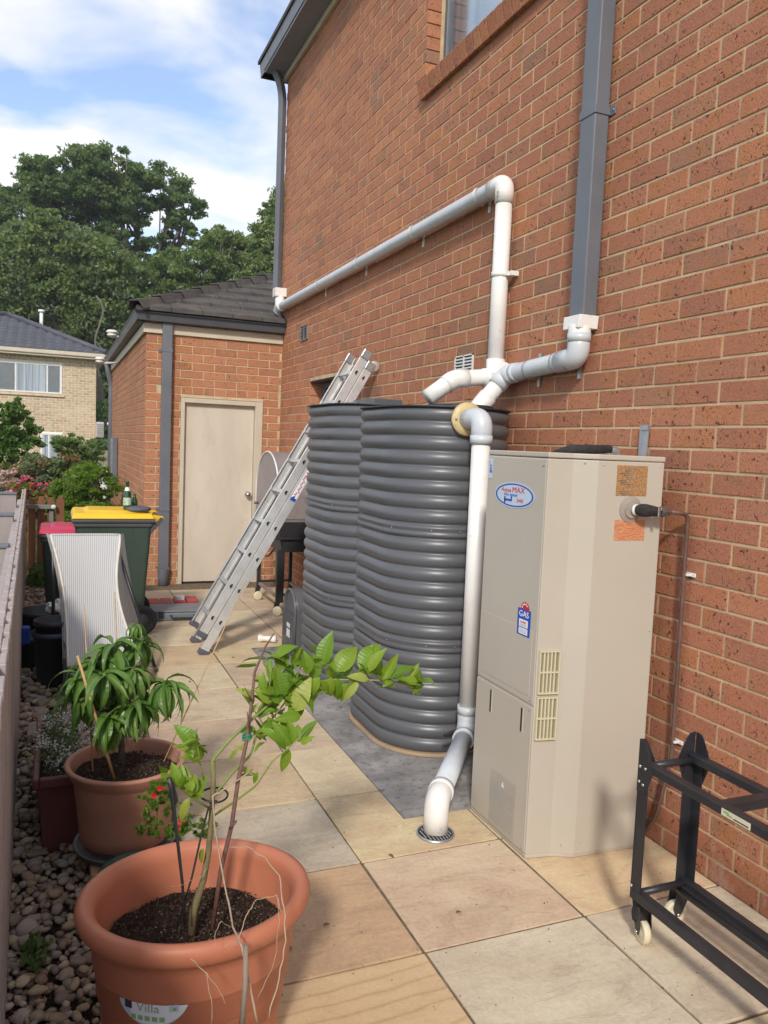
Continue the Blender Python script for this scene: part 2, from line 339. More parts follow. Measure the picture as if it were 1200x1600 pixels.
def soil_mat():
    m, nt, b = base('potting soil', rough=.95, spec=.1); g = geo(nt)
    c = ramp(nt, noise(nt, g, 70, 6, .7), [(.3, (.018,.012,.009)), (.55, (.055,.035,.025)), (.75, (.11,.075,.055))])
    w = ramp(nt, noise(nt, g, 130, 1, .3), [(.71, 0), (.74, 1)]); c = mixc(nt, w, c, (.5,.42,.33))
    nt.links.new(c, b.inputs['Base Color']); bump(nt, b, noise(nt, g, 90, 6, .7), 1, .02); return m
M['soil'] = soil_mat()
def ground_mat():
    m, nt, b = base('garden ground', rough=.95, spec=.1); g = geo(nt)
    c = ramp(nt, noise(nt, g, .9, 6, .65), [(.35, (.05,.045,.025)), (.5, (.055,.08,.025)), (.7, (.10,.09,.05))])
    nt.links.new(c, b.inputs['Base Color']); bump(nt, b, noise(nt, g, 12, 6, .7), .8, .05); return m
M['ground'] = ground_mat()
def paver_mat():
    m, nt, b = base('sandstone paver', rough=.82, spec=.25); oi = nd(nt, 'ShaderNodeObjectInfo')
    t = coords(nt, offset_random=True); c = oi.outputs['Color']; rr = oi.outputs['Random']
    big = noise(nt, t, 2.6, 6, .62, .6); c = mixc(nt, .5, c, ramp(nt, big, [(.3, (.30,.29,.30)), (.5, (.5,.5,.5)), (.72, (.68,.67,.64))]), 'OVERLAY')
    st = nd(nt, 'ShaderNodeMapping', {0: t, 'Scale': (1.2, 7, 1), 'Rotation': (0, 0, .25)}).outputs[0]
    band = noise(nt, st, 2.2, 6, .6, 1.6); c = mixc(nt, .28, c, ramp(nt, band, [(.35, (.40,.37,.35)), (.52, (.52,.51,.5)), (.7, (.60,.58,.55))]), 'OVERLAY')
    stain = ramp(nt, noise(nt, t, 1.7, 8, .7, .3), [(.56, 0), (.72, 1)]); c = mixc(nt, maths(nt, 'MULTIPLY', stain, .5), c, (.27,.18,.125))
    fine = noise(nt, t, 60, 6, .7); c = mixc(nt, .45, c, ramp(nt, fine, [(.3, (.38,.38,.38)), (.7, (.62,.62,.62))]), 'OVERLAY')
    vn = nd(nt, 'ShaderNodeMapping', {0: t, 'Scale': (1, 3, 1), 'Rotation': (0, 0, .6)}).outputs[0]
    vein = ramp(nt, maths(nt, 'ABSOLUTE', maths(nt, 'SUBTRACT', noise(nt, vn, 2.0, 7, .6, 1.0), .5)), [(0, 1), (.012, 0)])
    c = mixc(nt, maths(nt, 'MULTIPLY', vein, .16), c, (.16,.10,.07))
    nt.links.new(c, b.inputs['Base Color'])
    h = maths(nt, 'ADD', maths(nt, 'ADD', maths(nt, 'MULTIPLY', fine, .35), maths(nt, 'MULTIPLY', noise(nt, t, 9, 8, .65), 1.0)), maths(nt, 'MULTIPLY', vein, -.2))
    bump(nt, b, h, .35, .012); return m
M['paver'] = paver_mat()
def banded_mat():
    m, nt, b = base('banded sandstone', rough=.8, spec=.25); t = coords(nt)
    mp = nd(nt, 'ShaderNodeMapping', {0: t, 'Scale': (1.2, 3.4, 1), 'Rotation': (0, 0, -.15), 'Location': (0, 0, 0)}).outputs[0]
    w = nd(nt, 'ShaderNodeTexWave', {'Vector': mp, 'Scale': 1.5, 'Distortion': 9, 'Detail': 3, 'Detail Scale': .8}, wave_type='BANDS', bands_direction='Y').outputs[1]
    c = ramp(nt, w, [(0, (.60,.44,.26)), (.75, (.59,.43,.25)), (.95, (.55,.39,.22)), (1, (.50,.34,.19))])
    c = mixc(nt, .6, c, ramp(nt, noise(nt, t, 3, 6, .6), [(.3, (.40,.40,.40)), (.7, (.62,.6,.6))]), 'OVERLAY')
    c = mixc(nt, .3, c, ramp(nt, noise(nt, t, 70, 6, .7), [(.3, (.36,.36,.36)), (.7, (.64,.64,.64))]), 'OVERLAY')
    nt.links.new(c, b.inputs['Base Color']); bump(nt, b, noise(nt, t, 30, 8, .6), .3, .008); return m
M['banded'] = banded_mat()
def pebble_mat():
    m, nt, b = base('river pebble', rough=.7, spec=.35)
    oi = nd(nt, 'ShaderNodeObjectInfo').outputs['Random']; isl = nd(nt, 'ShaderNodeNewGeometry').outputs['Random Per Island']
    r = maths(nt, 'FRACT', maths(nt, 'ADD', maths(nt, 'MULTIPLY', oi, 7.31), maths(nt, 'MULTIPLY', isl, 3.77)))
    c = ramp(nt, r, [(0, (.25,.18,.135)), (.2, (.36,.27,.18)), (.4, (.29,.25,.225)), (.6, (.43,.32,.20)), (.75, (.24,.175,.14)), (.88, (.40,.35,.30)), (1, (.62,.48,.30))])
    g = geo(nt); c = mixc(nt, .6, c, ramp(nt, noise(nt, g, 45, 6, .7), [(.3, (.34,.34,.34)), (.7, (.64,.64,.64))]), 'OVERLAY')
    nt.links.new(c, b.inputs['Base Color']); bump(nt, b, noise(nt, g, 120, 5, .6), .35, .005); return m
M['pebble'] = pebble_mat()
def mesh_mat():
    m, nt, b = base('woven sling mesh', (.46,.46,.46), .75, 0, .2); t = geo(nt)
    w = nd(nt, 'ShaderNodeTexWave', {'Vector': t, 'Scale': 26, 'Distortion': .5}, bands_direction='X').outputs[1]
    w2 = nd(nt, 'ShaderNodeTexWave', {'Vector': t, 'Scale': 70, 'Distortion': .4}, bands_direction='Z').outputs[1]
    k = maths(nt, 'MULTIPLY', ramp(nt, w, [(.15, .35), (.6, 1)]), ramp(nt, w2, [(.1, .6), (.6, 1)]))
    c = mixc(nt, k, (.50,.50,.505), (.72,.72,.72)); nt.links.new(c, b.inputs['Base Color'])
    tr = nd(nt, 'ShaderNodeBsdfTransparent'); tl = nd(nt, 'ShaderNodeBsdfTranslucent', {'Color': c})
    m1 = nd(nt, 'ShaderNodeMixShader', {0: .22, 1: b.outputs[0], 2: tl.outputs[0]})
    mx = nd(nt, 'ShaderNodeMixShader', {0: maths(nt, 'MULTIPLY', maths(nt, 'SUBTRACT', 1., k), .35), 1: m1.outputs[0], 2: tr.outputs[0]})
    nt.links.new(mx.outputs[0], nt.nodes['Material Output'].inputs[0]); bump(nt, b, k, .4, .003); return m
M['sling'] = mesh_mat()
def label_noise(name, c1, c2, scale=120, st=(1,1,1)):
    m, nt, b = base(name, c1, .6); g = nd(nt, 'ShaderNodeMapping', {0: geo(nt), 'Scale': st}).outputs[0]
    c = mixc(nt, ramp(nt, noise(nt, g, scale, 4, .7), [(.42, 0), (.58, 1)]), c1, c2); nt.links.new(c, b.inputs['Base Color']); return m
M['stick1'] = label_noise('faded orange notice', (.42,.25,.11), (.28,.13,.05), 150)
M['stick2'] = label_noise('orange red notice', (.50,.13,.045), (.55,.30,.17), 60, (1,1,5))
# ------------------------------------------------------------------ ground, paving, slab, pebble bed
def gz(x, y):
    t = min(1, max(0, (y-9)/9)); d = min(1, max(0, (-.6-x)/3)); return -.09 - .5*t*t*(3-2*t) - .2*d
mb = MB(); xs = [-160,-60,-25,-12,-8,-5,-3,-1.5,-.6,0,.45,2.3,4,8,15,30,70,160]; ys = [-30,-10,-3,0,3,6,9,10,11,12,13,14,16,18,22,30,45,70,110,240]
mb.add([(x, y, gz(x, y)) for y in ys for x in xs], [(j*len(xs)+i, j*len(xs)+i+1, (j+1)*len(xs)+i+1, (j+1)*len(xs)+i) for j in range(len(ys)-1) for i in range(len(xs)-1)], True)
struct('ground', mb, M['ground'])
SX0, SX1, SY0, SY1 = 1.385, 2.3, 2.955, 5.86
mb = MB().prism([(.44,-1.6,-.085),(2.31,-1.6,-.085),(2.31,8.70,-.085),(.44,8.70,-.085)], (0,0,.079))
patio = struct('patio', mb, M['grout'])
YJ = [2.11+.565*k for k in range(-7, 12)]; XJ = [.455, 1.08, 1.69, 2.30]
PAL = {(0,6):None, (1,6):(.60,.52,.385), (2,6):(.57,.48,.36), (0,7):(.50,.34,.21), (1,7):(.61,.47,.325), (2,7):(.64,.485,.30), (0,8):(.52,.45,.34), (1,8):(.62,.49,.30), (0,9):(.57,.44,.28), (1,9):(.62,.51,.34), (0,10):(.52,.39,.275), (0,11):(.61,.50,.345), (0,12):(.63,.52,.35), (0,13):(.57,.43,.27), (0,14):(.63,.52,.35)}
GEN = [(.61,.51,.35), (.58,.46,.31), (.60,.49,.31), (.56,.44,.31), (.61,.49,.31), (.54,.42,.29)]
prnd = random.Random(3)
for i in range(3):
    for j in range(len(YJ)-1):
        x0, x1, y0, y1 = XJ[i]+.005, XJ[i+1]-.005, YJ[j]+.005, min(YJ[j+1]-.005, 8.67)
        j2 = j-1
        cx, cy = (x0+x1)/2, (y0+y1)/2; cutx, cutn, cutf = SX0-.004, SY0-.004, SY1+.004
        polys = []
        if x1 < cutx or y1 < cutn or y0 > cutf: polys = [[(x0,y0),(x1,y0),(x1,y1),(x0,y1)]]
        elif x0 > cutx:
            if y0 < cutn: polys = [[(x0,y0),(x1,y0),(x1,cutn),(x0,cutn)]]
            if y1 > cutf: polys.append([(x0,cutf),(x1,cutf),(x1,y1),(x0,y1)])
        else:
            if y0 < cutn: polys = [[(x0,y0),(x1,y0),(x1,cutn),(cutx,cutn),(cutx,y1),(x0,y1)]]
            elif y1 > cutf: polys = [[(x0,y0),(cutx,y0),(cutx,cutf),(x1,cutf),(x1,y1),(x0,y1)]]
            else: polys = [[(x0,y0),(cutx,y0),(cutx,y1),(x0,y1)]]
        for p in polys:
            if len(p) == 4 and (p[2][1]-p[0][1] < .03): continue
            dz = prnd.uniform(-.0015, .0015)
            m2 = MB().prism([(x-cx+prnd.uniform(-.002,.002), y-cy+prnd.uniform(-.002,.002), -.03) for x, y in p], (0,0,.03))
            band = (i, j2) == (0, 5)
            me = m2.mesh('paver'); me.materials.append(M['banded'] if band else M['paver'])
            o = place('paver', me, patio, (cx, cy, dz), (prnd.uniform(-.002,.002), prnd.uniform(-.002,.002), 0), color=PAL.get((i, j2+1)) or GEN[prnd.randrange(6)])
            b = o.modifiers.new('bevel', 'BEVEL'); b.width = .003; b.segments = 2; b.limit_method = 'ANGLE'
slab = struct('concrete_slab', MB().box((SX0, SY0, -.08), (2.3, SY1, .0)), M['concrete'])
bed = struct('gravel_bed', MB().prism([(-.45,-1.6,-.088),(.438,-1.6,-.088),(.438,9.6,-.088),(-.45,9.6,-.088)], (0,0,.05)), M['soil'])
struct('side_strip', MB().prism([(.438,8.705,-.088),(.84,8.705,-.088),(.84,15,-.3),(.438,15,-.3)], (0,0,.05)), M['ground'])
import bmesh
def pebble_mesh(seed):
    bm = bmesh.new(); bmesh.ops.create_icosphere(bm, subdivisions=2 if seed < 4 else 1, radius=1); q = random.Random(seed); o = Vector((q.random()*9, q.random()*9, q.random()*9))
    for v in bm.verts:
        n_ = mnoise.noise(v.co*.9+o); v.co *= 1+.22*n_+.07*mnoise.noise(v.co*2.3+o)
    me = bpy.data.meshes.new('pebble'); bm.to_mesh(me); bm.free(); me.polygons.foreach_set('use_smooth', [True]*len(me.polygons)); me.materials.append(M['pebble']); return me
peb = [pebble_mesh(k) for k in range(4)]; pebl = [pebble_mesh(k) for k in range(10, 14)]
q = random.Random(11); PB = []
def scatter(x0, x1, y0, y1, st, zoff, keep, sc):
    y = y0
    while y < y1:
        x = x0
        while x < x1:
            if q.random() < keep:
                s = sc*q.uniform(.62, 1.28)*(1.35 if q.random() < .1 else 1); PB.append((x+q.uniform(-.5,.5)*st, y+q.uniform(-.5,.5)*st, zoff+q.uniform(0,.012), s*q.uniform(.8,1.15), s*q.uniform(.6,.85), s*q.uniform(.42,.6), q.uniform(-.35,.35), q.uniform(-.35,.35), q.uniform(0,6.3)))
            x += st
        y += st
scatter(-.32, .44, 1.2, 4.4, .030, -.036, .95, .0215)
scatter(-.32, .43, 1.2, 4.4, .042, -.016, .66, .0225)
scatter(-.42, .43, 4.4, 9.5, .05, -.032, .95, .034)
scatter(-.42, .43, 4.4, 9.5, .075, -.01, .55, .034)
PB.sort(key=lambda p: -visible(p[:3])*p[3]*(1.6 if p[2] > -.02 else 1))
for k, p in enumerate(PB[:300]): place('pebble', peb[k % 4], bed, p[:3], p[6:9], p[3:6])
big = MB()
tv = [[tuple(v.co) for v in m_.vertices] for m_ in pebl]; tf = [[tuple(f.vertices) for f in m_.polygons] for m_ in pebl]
for k, p in enumerate(PB[300:]):
    mt = Matrix.LocRotScale(Vector(p[:3]), Euler(p[6:9]), Vector(p[3:6])); big.add([mt@Vector(v) for v in tv[k % 4]], tf[k % 4], True)
obj('pebbles', big, M['pebble'], bed, kind='stuff')

# ------------------------------------------------------------------ brickwork
def brick_template():
    L, H, D, c = .5, .038, .10, .0022       # length 1 (scaled), face towards -Y, chamfered front edge
    k = c/.23
    return ([(-L,0+c,-H),(L,0+c,-H),(L,D,-H),(-L,D,-H),(-L,0+c,H),(L,0+c,H),(L,D,H),(-L,D,H),(-L+k,0,-H+c),(L-k,0,-H+c),(L-k,0,H-c),(-L+k,0,H-c)],
            [(0,3,2,1),(4,5,6,7),(1,2,6,5),(2,3,7,6),(3,0,4,7),(8,9,10,11),(0,1,9,8),(1,5,10,9),(5,4,11,10),(4,0,8,11)])
BT = brick_template()
def brick_mesh(m, L=.23):
    me = bpy.data.meshes.new('brick'); me.from_pydata([(x*L, y, z) for x, y, z in BT[0]], [], BT[1]); me.materials.append(m); me.update(); return me
def lay(u0, u1, rows, z0, phase, openings, joints=(), skip=None):
    """bricks (u centre, z centre, length); openings are (ua, ub, za, zb)"""
    out = []
    for j in range(rows):
        zc = z0+j*.086; ph = phase+(.12 if j % 2 else 0)
        k0 = int(math.floor((u0-ph)/.24))-1; k1 = int((u1-ph)/.24)+2
        segs = [(u0, u1)]
        for ua, ub, za, zb in openings:
            if za-.03 < zc < zb+.03:
                segs = [s for a, b in segs for s in ((a, min(b, ua)), (max(a, ub), b)) if s[1]-s[0] > .02]
        for jt in joints: segs = [s for a, b in segs for s in (((a, jt-.005), (jt+.005, b)) if a < jt < b else ((a, b),))]
        for k in range(k0, k1):
            a, b = ph+k*.24+.005, ph+(k+1)*.24-.005
            for s0, s1 in segs:
                x0, x1 = max(a, s0), min(b, s1)
                if x1-x0 > .028: out.append(((x0+x1)/2, zc, x1-x0))
    return out
def build_wall(parent, bricks, m, to_world, rotz, nmax, depth=None):
    """to_world(u, z) -> face centre; nearest nmax bricks in view are objects, the others one joined part"""
    rr = random.Random(len(bricks)); cache = {}; me_full = brick_mesh(m)
    sc = sorted(bricks, key=lambda b: -visible(to_world(b[0], b[1]))*(b[2]/.23))
    rot = Matrix.Rotation(rotz, 3, 'Z'); rest = MB()
    for k, (u, z, L) in enumerate(sc):
        p = Vector(to_world(u, z)); n_ = rot@Vector((0,-1,0)); p = p+n_*rr.uniform(-.0012,.0012); p.z += rr.uniform(-.001,.001); tw = rr.uniform(-.004,.004)
        if k < nmax and visible(p):
            key = round(L, 2)
            if abs(L-.23) < .002: me = me_full
            else:
                if key not in cache: cache[key] = brick_mesh(m, key-.001)
                me = cache[key]
            place('brick', me, parent, p, (0, tw, rotz))
        else:
            mt = rot@Matrix.Rotation(tw, 3, 'Y'); rest.add([p+mt@Vector((x*L, y, zz_)) for x, y, zz_ in BT[0]], BT[1])
    if rest.v: obj('brickwork', rest, m, parent, kind='stuff')

# ---- the brick house on the right
HX = 2.30; HY1 = 8.80
house = thing('brick_house', 'tall red brick house on the right with slate downpipes and an upstairs window', 'house', (3.2, 4.5, 0))
W1 = (3.40, 5.116, 4.02, 5.30); W2 = (6.134, 7.574, 1.30, 2.185)          # openings in y and z
def wall_mb(x0, x1, y0, y1, z0, z1, ops):
    mb = MB(); ysx = sorted({y0, y1, *[o[0] for o in ops], *[o[1] for o in ops]})
    for a, b in zip(ysx, ysx[1:]):
        o_ = [o for o in ops if o[0] <= a and b <= o[1]]
        if o_: mb.box((x0, a, z0), (x1, b, o_[0][2])); mb.box((x0, a, o_[0][3]), (x1, b, z1))
        else: mb.box((x0, a, z0), (x1, b, z1))
    return mb
mb = wall_mb(HX+.0035, HX+.24, -.6, HY1-.004, -.08, 5.60, [(a-.012, b+.012, c-.035, d+.012) for a, b, c, d in (W1, W2)])
mb.box((HX+.24, HY1-.25, -.08), (9, HY1-.004, 5.6)); mb.box((HX+.24, -.6, -.08), (9, -.4, 5.6))
hwall = obj('wall', mb, M['mortar'], house)
br = lay(-.6, HY1, 66, .036-.001, 2.414-.24*20, [(W1[0]-.12, W1[1], W1[2]-.06, W1[3]), W2], joints=(6.195,))
build_wall(hwall, br, M['brick'], lambda u, z: (HX, u, z), -math.pi/2, 300)
# parity: a joint of the row at z 1.583 stands at y 2.414
sill = obj('window_sill', MB().hexa([(HX-.036,W1[0]-.12,3.955),(HX+.128,W1[0]-.12,3.955),(HX+.128,W1[1],3.955),(HX-.036,W1[1],3.955)], [(HX-.036,W1[0]-.12,4.03),(HX+.128,W1[0]-.12,4.055),(HX+.128,W1[1],4.055),(HX-.036,W1[1],4.03)]), M['mortar'], house)
sb = MB(); sb.add(*[(lambda L=.11: ([(x*.076, y, z/.038*.055) for x, y, z in BT[0]], BT[1]))()][0]); sme = sb.mesh('brick'); sme.materials.append(M['brick'])
y = W1[1]-.038
while y > W1[0]-.12:
    o = place('brick', sme, sill, (HX-.048, y, 3.998), (R(-14), 0, -math.pi/2)); o.rotation_euler = (Matrix.Rotation(-math.pi/2, 3, 'Z')@Matrix.Rotation(R(14), 3, 'X')).to_euler(); y -= .086
wf = MB(); xg = HX+.125
for a, b in (((xg, W1[1]-.045, W1[2]+.03), (xg+.05, W1[1]-.003, W1[3])), ((xg, W1[0]+.003, W1[2]+.03), (xg+.05, W1[0]+.045, W1[3])), ((xg, W1[0]+.04, W1[2]+.03), (xg+.05, W1[1]-.04, W1[2]+.075)), ((xg, W1[0]+.04, W1[3]-.045), (xg+.05, W1[1]-.04, W1[3]-.003)), ((xg+.005, 4.2, W1[2]+.07), (xg+.045, 4.24, W1[3]-.04))): wf.box(a, b)
w = obj('window', wf, M['dp'], house, bevel=.003)
obj('pane', MB().box((xg+.02, W1[0]+.04, W1[2]+.07), (xg+.026, W1[1]-.04, W1[3]-.04)), M['glass'], w)
obj('curtain', MB().box((xg+.055, W1[0]+.04, W1[2]+.05), (xg+.06, W1[1]-.04, W1[3]-.04)), M['curtain'], w)
wf = MB(); xg = HX+.13
for a, b in (((xg, W2[1]-.05, W2[2]), (xg+.05, W2[1]-.003, W2[3])), ((xg, W2[0]+.003, W2[2]), (xg+.05, W2[0]+.05, W2[3])), ((xg, W2[0]+.05, W2[3]-.05), (xg+.05, W2[1]-.05, W2[3]-.003)), ((xg, W2[0]+.05, W2[2]+.003), (xg+.05, W2[1]-.05, W2[2]+.05)), ((xg+.005, 6.8, W2[2]+.05), (xg+.045, 6.84, W2[3]-.05))): wf.box(a, b)
w = obj('window', wf, M['dp'], house, bevel=.003)
obj('pane', MB().box((xg+.02, W2[0]+.05, W2[2]+.05), (xg+.026, W2[1]-.05, W2[3]-.05)), M['glass'], w)
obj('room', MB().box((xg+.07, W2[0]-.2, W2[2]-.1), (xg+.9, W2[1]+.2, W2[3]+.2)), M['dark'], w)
obj('reveal', MB().box((HX+.101, W2[1]+.002, W2[2]), (HX+.13, W2[1]+.009, W2[3])).box((HX+.101, W2[0]-.009, W2[2]), (HX+.13, W2[0]-.002, W2[3])), M['brick'], house)
obj('lintel', MB().box((HX+.002, W2[0]-.1, W2[3]-.002), (HX+.11, W2[1]+.1, W2[3]+.006)), M['blackplastic'], house)
# eave
obj('soffit', MB().box((2.06, -.6, 5.60), (2.6, 9.0, 5.62)), M['soffit'], house)
obj('eave_trim', MB().box((2.265, -.6, 5.535), (2.298, 8.84, 5.598)), M['fascia'], house, bevel=.004)
obj('gutter', MB().prism([(2.05,-.6,5.622),(2.16,-.6,5.622),(2.16,-.6,5.74),(2.035,-.6,5.74)], (0,9.62,0)), M['dp'], house, bevel=.006)
obj('roof', MB().prism([(2.02,-.7,5.745),(2.02,9.05,5.745),(6.5,9.05,7.7),(6.5,-.7,7.7)], (0,0,.04)), M['rooftile'], house)
obj('barge', MB().prism([(2.05,8.86,5.60),(2.6,8.86,5.60),(2.6,8.86,5.99),(2.05,8.86,5.755)], (0,.16,0)), M['dp'], house)
# downpipes
dpn = obj('downpipe', MB().box((HX-.085, 3.055, 2.20), (HX-.008, 3.165, 5.60)), M['dp'], house, bevel=.006)
cb = MB(); zc = 3.135
cb.box((HX-.089, 3.05, zc-.018), (HX-.006, 3.17, zc+.018)); cb.box((HX-.006, 3.015, zc-.02), (HX-.001, 3.205, zc+.02))
obj('bracket', cb, M['dp'], dpn, bevel=.002)
obj('screw', MB().lathe([(0,0),(.006,0),(.006,.003),(0,.003)], (HX-.006, 3.03, zc), 10, axis=(-1,0,0)), M['steel'], dpn)
mb = MB(); mb.tube(fillet([(2.12,8.80,5.68),(2.215,8.78,5.5),(2.24,8.76,5.33),(2.24,8.76,3.2)], .1), .048, 4, smooth=False)
obj('downpipe', mb, M['dp'], house, bevel=.006)
obj('flashing', MB().prism([(2.20,8.70,3.02),(2.29,8.60,2.92),(2.29,8.80,2.98),(2.25,8.80,3.16)], (-.02,-.03,.0)), M['zinc'], house)
def wall_vent(y, z, h, w_, mt, lab):
    t = thing('air_vent', lab, 'air vent', (HX, y, z-h/2))
    fr = MB(); fr.box((HX-.012, y-w_/2, z-h/2), (HX-.002, y+w_/2, z-h/2+.008)); fr.box((HX-.012, y-w_/2, z+h/2-.008), (HX-.002, y+w_/2, z+h/2))
    fr.box((HX-.012, y-w_/2, z-h/2), (HX-.002, y-w_/2+.01, z+h/2)); fr.box((HX-.012, y+w_/2-.01, z-h/2), (HX-.002, y+w_/2, z+h/2)); fr.box((HX-.012, y-.006, z-h/2), (HX-.002, y+.006, z+h/2))
    obj('frame', fr, mt, t); obj('opening', MB().box((HX-.003, y-w_/2+.004, z-h/2+.004), (HX-.0005, y+w_/2-.004, z+h/2-.004)), M['dark'], t)
    n = int(h/.022)
    for k in range(n):
        zz_ = z-h/2+.012+k*(h-.02)/n; obj('louvre', MB().box((HX-.011, y-w_/2+.01, zz_), (HX-.004, y+w_/2-.01, zz_+.009)), mt, t)
wall_vent(7.82, 2.695, .15, .235, M['zinc'], 'small grey metal air vent high in the house wall near its far corner')
wall_vent(4.34, 2.085, .155, .235, M['whiteplastic'], 'white slotted air vent in the brick wall just behind the white pipe branch')

# ---- the brick garage across the end
GY = 8.68; GX = .842
garage = thing('brick_garage', 'low orange brick garage with a flush beige door and dark tiled hip roof', 'garage', (1.6, 10, 0))
DO = (1.205, 2.10, -.1, 2.02)
mb = MB()
mb.box((GX+.004, GY+.005, -.09), (DO[0], GY+.11, 2.80)); mb.box((DO[1], GY+.005, -.09), (HX+.0, GY+.11, 2.80)); mb.box((DO[0], GY+.005, DO[3]), (DO[1], GY+.11, 2.80))
mb.box((GX+.005, GY+.11, -.4), (GX+.11, 14.65, 2.80)); mb.box((GX+.11, 14.5, -.4), (6, 14.65, 2.8))
gwall = obj('wall', mb, M['mortar'], garage)
br = lay(GX, HX-.003, 32, .028, GX+.12+.235, [DO])
hdr = []; br = [b for b in br if not (DO[3] < b[1] < DO[3]+.086 and DO[0]-.12 < b[0] < DO[1]+.06)]
zh = min(b[1] for b in lay(GX, HX, 32, .028, GX, []) if b[1] > DO[3]); x = DO[0]-.11
while x < DO[1]+.10: br.append((x+.055, zh, .108)); x += .118
br = [b for b in br if not (abs(b[1]-zh) < .01 and b[2] > .11 and b[0]+b[2]/2 > DO[0]-.11 and b[0]-b[2]/2 < DO[1]+.12)]
build_wall(gwall, br, M['gbrick'], lambda u, z: (u, GY, z), 0, 300)
br = lay(GY+.112, 14.65, 35, .028-.258, GY+.11, [])
br2 = MB(); rr = random.Random(5); rot = Matrix.Rotation(-math.pi/2, 3, 'Z')
for u, z, L in br:
    p = Vector((GX+rr.uniform(-.001,.001), u, z)); br2.add([p+rot@Vector((x*L, y, zz_)) for x, y, zz_ in BT[0]], BT[1])
obj('side_brickwork', br2, M['gbrick'], gwall, kind='stuff')
dr = obj('door', MB().box((1.252, GY+.045, .012), (2.012, GY+.085, 1.955)), M['door'], garage, bevel=.003)
kn = MB().lathe([(0,0),(.033,0),(.033,.006),(.014,.012),(.012,.03),(.022,.036),(.030,.05),(.028,.062),(.018,.07),(0,.071)], (1.962, GY+.045, .985), 24, axis=(0,-1,0))
obj('door_knob', kn, M['steel'], dr)
fr = MB(); fr.box((1.207, GY-.012, -.005), (1.25, GY+.10, 2.015)); fr.box((2.014, GY-.012, -.005), (2.098, GY+.10, 2.015)); fr.box((1.25, GY-.012, 1.965), (2.014, GY+.10, 2.015)); fr.box((1.25, GY+.03, 1.945), (2.014, GY+.044, 1.965)); 
obj('door_frame', fr, M['frame'], garage, bevel=.004)
obj('door_gap', MB().box((1.25, GY+.05, -.004), (2.014, GY+.09, .011)), M['dark'], garage)
# eaves: trim under gutter, gutter, soffit
obj('fascia', MB().box((GX-.02, GY-.028, 2.665), (HX-.002, GY-.002, 2.765)), M['fascia'], garage, bevel=.004)
obj('fascia', MB().box((GX-.03, GY-.0275, 2.665), (GX-.003, 14.7, 2.765)), M['fascia'], garage, bevel=.004)
obj('gutter', MB().prism([(.735,GY-.125,2.768),(.715,GY-.14,2.855),(.80,GY-.03,2.855),(.80,GY-.03,2.768)], (.0,0,0.0001)) if 0 else MB().prism([(0,GY-.12,2.775),(0,GY-.02,2.775),(0,GY-.02,2.85),(0,GY-.14,2.86)], (HX-.74,0,0)) , M['dpback'], garage, bevel=.006).location.x += .735
obj('gutter', MB().prism([(.735,GY-.122,2.775),(.825,GY-.122,2.775),(.825,GY-.122,2.85),(.715,GY-.122,2.86)], (0,6.25,0)), M['dpback'], garage, bevel=.006)
dp = obj('downpipe', MB().box((.998, GY-.082, .17), (1.100, GY-.006, 2.775)), M['dp'], garage, bevel=.006)
obj('bracket', MB().box((.994, GY-.086, 2.475), (1.104, GY-.006, 2.51)).box((.965, GY-.006, 2.472), (1.133, GY-.001, 2.512)), M['dp'], dp, bevel=.002)
obj('bracket', MB().box((.994, GY-.086, .80), (1.104, GY-.006, .83)).box((.965, GY-.006, .795), (1.133, GY-.001, .835)), M['dp'], dp, bevel=.002)
obj('shoe', MB().lathe([(.062,.18),(.06,.12),(.054,.09),(.052,-.02),(.0,-.02)], (1.049, GY-.055, 0), 24).box((.99, GY-.09, .165), (1.108, GY-.004, .2)), M['dp'], dp)
dp = obj('downpipe', MB().tube(fillet([(.77,14.3,2.78),(.77,14.3,2.66),(.83,14.35,2.45),(.83,14.35,-.4)], .08), .045, 8), M['dp'], garage)
obj('meter_box', MB().box((.765, 12.7, .85), (.838, 13.15, 1.55)), M['dp'], garage, bevel=.01)
obj('meter_box_door', MB().box((.758, 12.73, .88), (.764, 13.12, 1.52)), M['zinc'], garage, bevel=.002)
# hip roof in flat tiles
RP = .45; rx0, ry0, rz0 = .72, GY-.16, 2.865
under = MB(); under.add([(rx0,ry0,rz0-.012),(7,ry0,rz0-.012),(7,ry0+3.4,rz0-.012+3.4*RP),(rx0+3.4,ry0+3.4,rz0-.012+3.4*RP),(rx0,14.8,rz0-.012),(rx0+3.4,14.8,rz0-.012+3.4*RP)],
    [(0,1,2,3),(0,3,5,4)])
rf = obj('roof', under, M['dpback'], garage)
tr_ = random.Random(4)
for c_ in range(9):                                   # front slope: each tile a part
    y0 = ry0+c_*.30; x = rx0+(y0-ry0)+.02-(c_ % 2)*.16+.02
    while x < 3.6:
        xa, xb = max(x, rx0+(y0-ry0)+.0), x+.318
        if xb > xa+.05 and not (xb > HX-.002 and y0 < HY1-.2):
            pass
        if xb > xa+.05 and (y0 > HY1-.05 or xa < HX-.03):
            if y0 < HY1-.05: xb = min(xb, HX-.004)
            z0 = rz0+(y0-ry0)*RP; t = MB(); j_ = tr_.uniform(-.003,.003)
            xl2 = max(xa, rx0+(y0+.36-ry0)-.05) if xa < rx0+(y0-ry0)+.3 else xa
            t.hexa([(xa,y0,z0+.010+j_),(xb-.004,y0,z0+.010+j_),(xb-.004,y0+.34,z0+.34*RP-.004),(min(xl2,xb-.02),y0+.34,z0+.34*RP-.004)],
                   [(xa,y0+.0,z0+.058+j_),(xb-.004,y0,z0+.058+j_),(xb-.004,y0+.34,z0+.34*RP+.024),(min(xl2,xb-.02),y0+.34,z0+.34*RP+.024)])
            obj('roof_tile', t, M['rooftile'], garage, bevel=.004, seg=1)
        x += .318
left = MB()
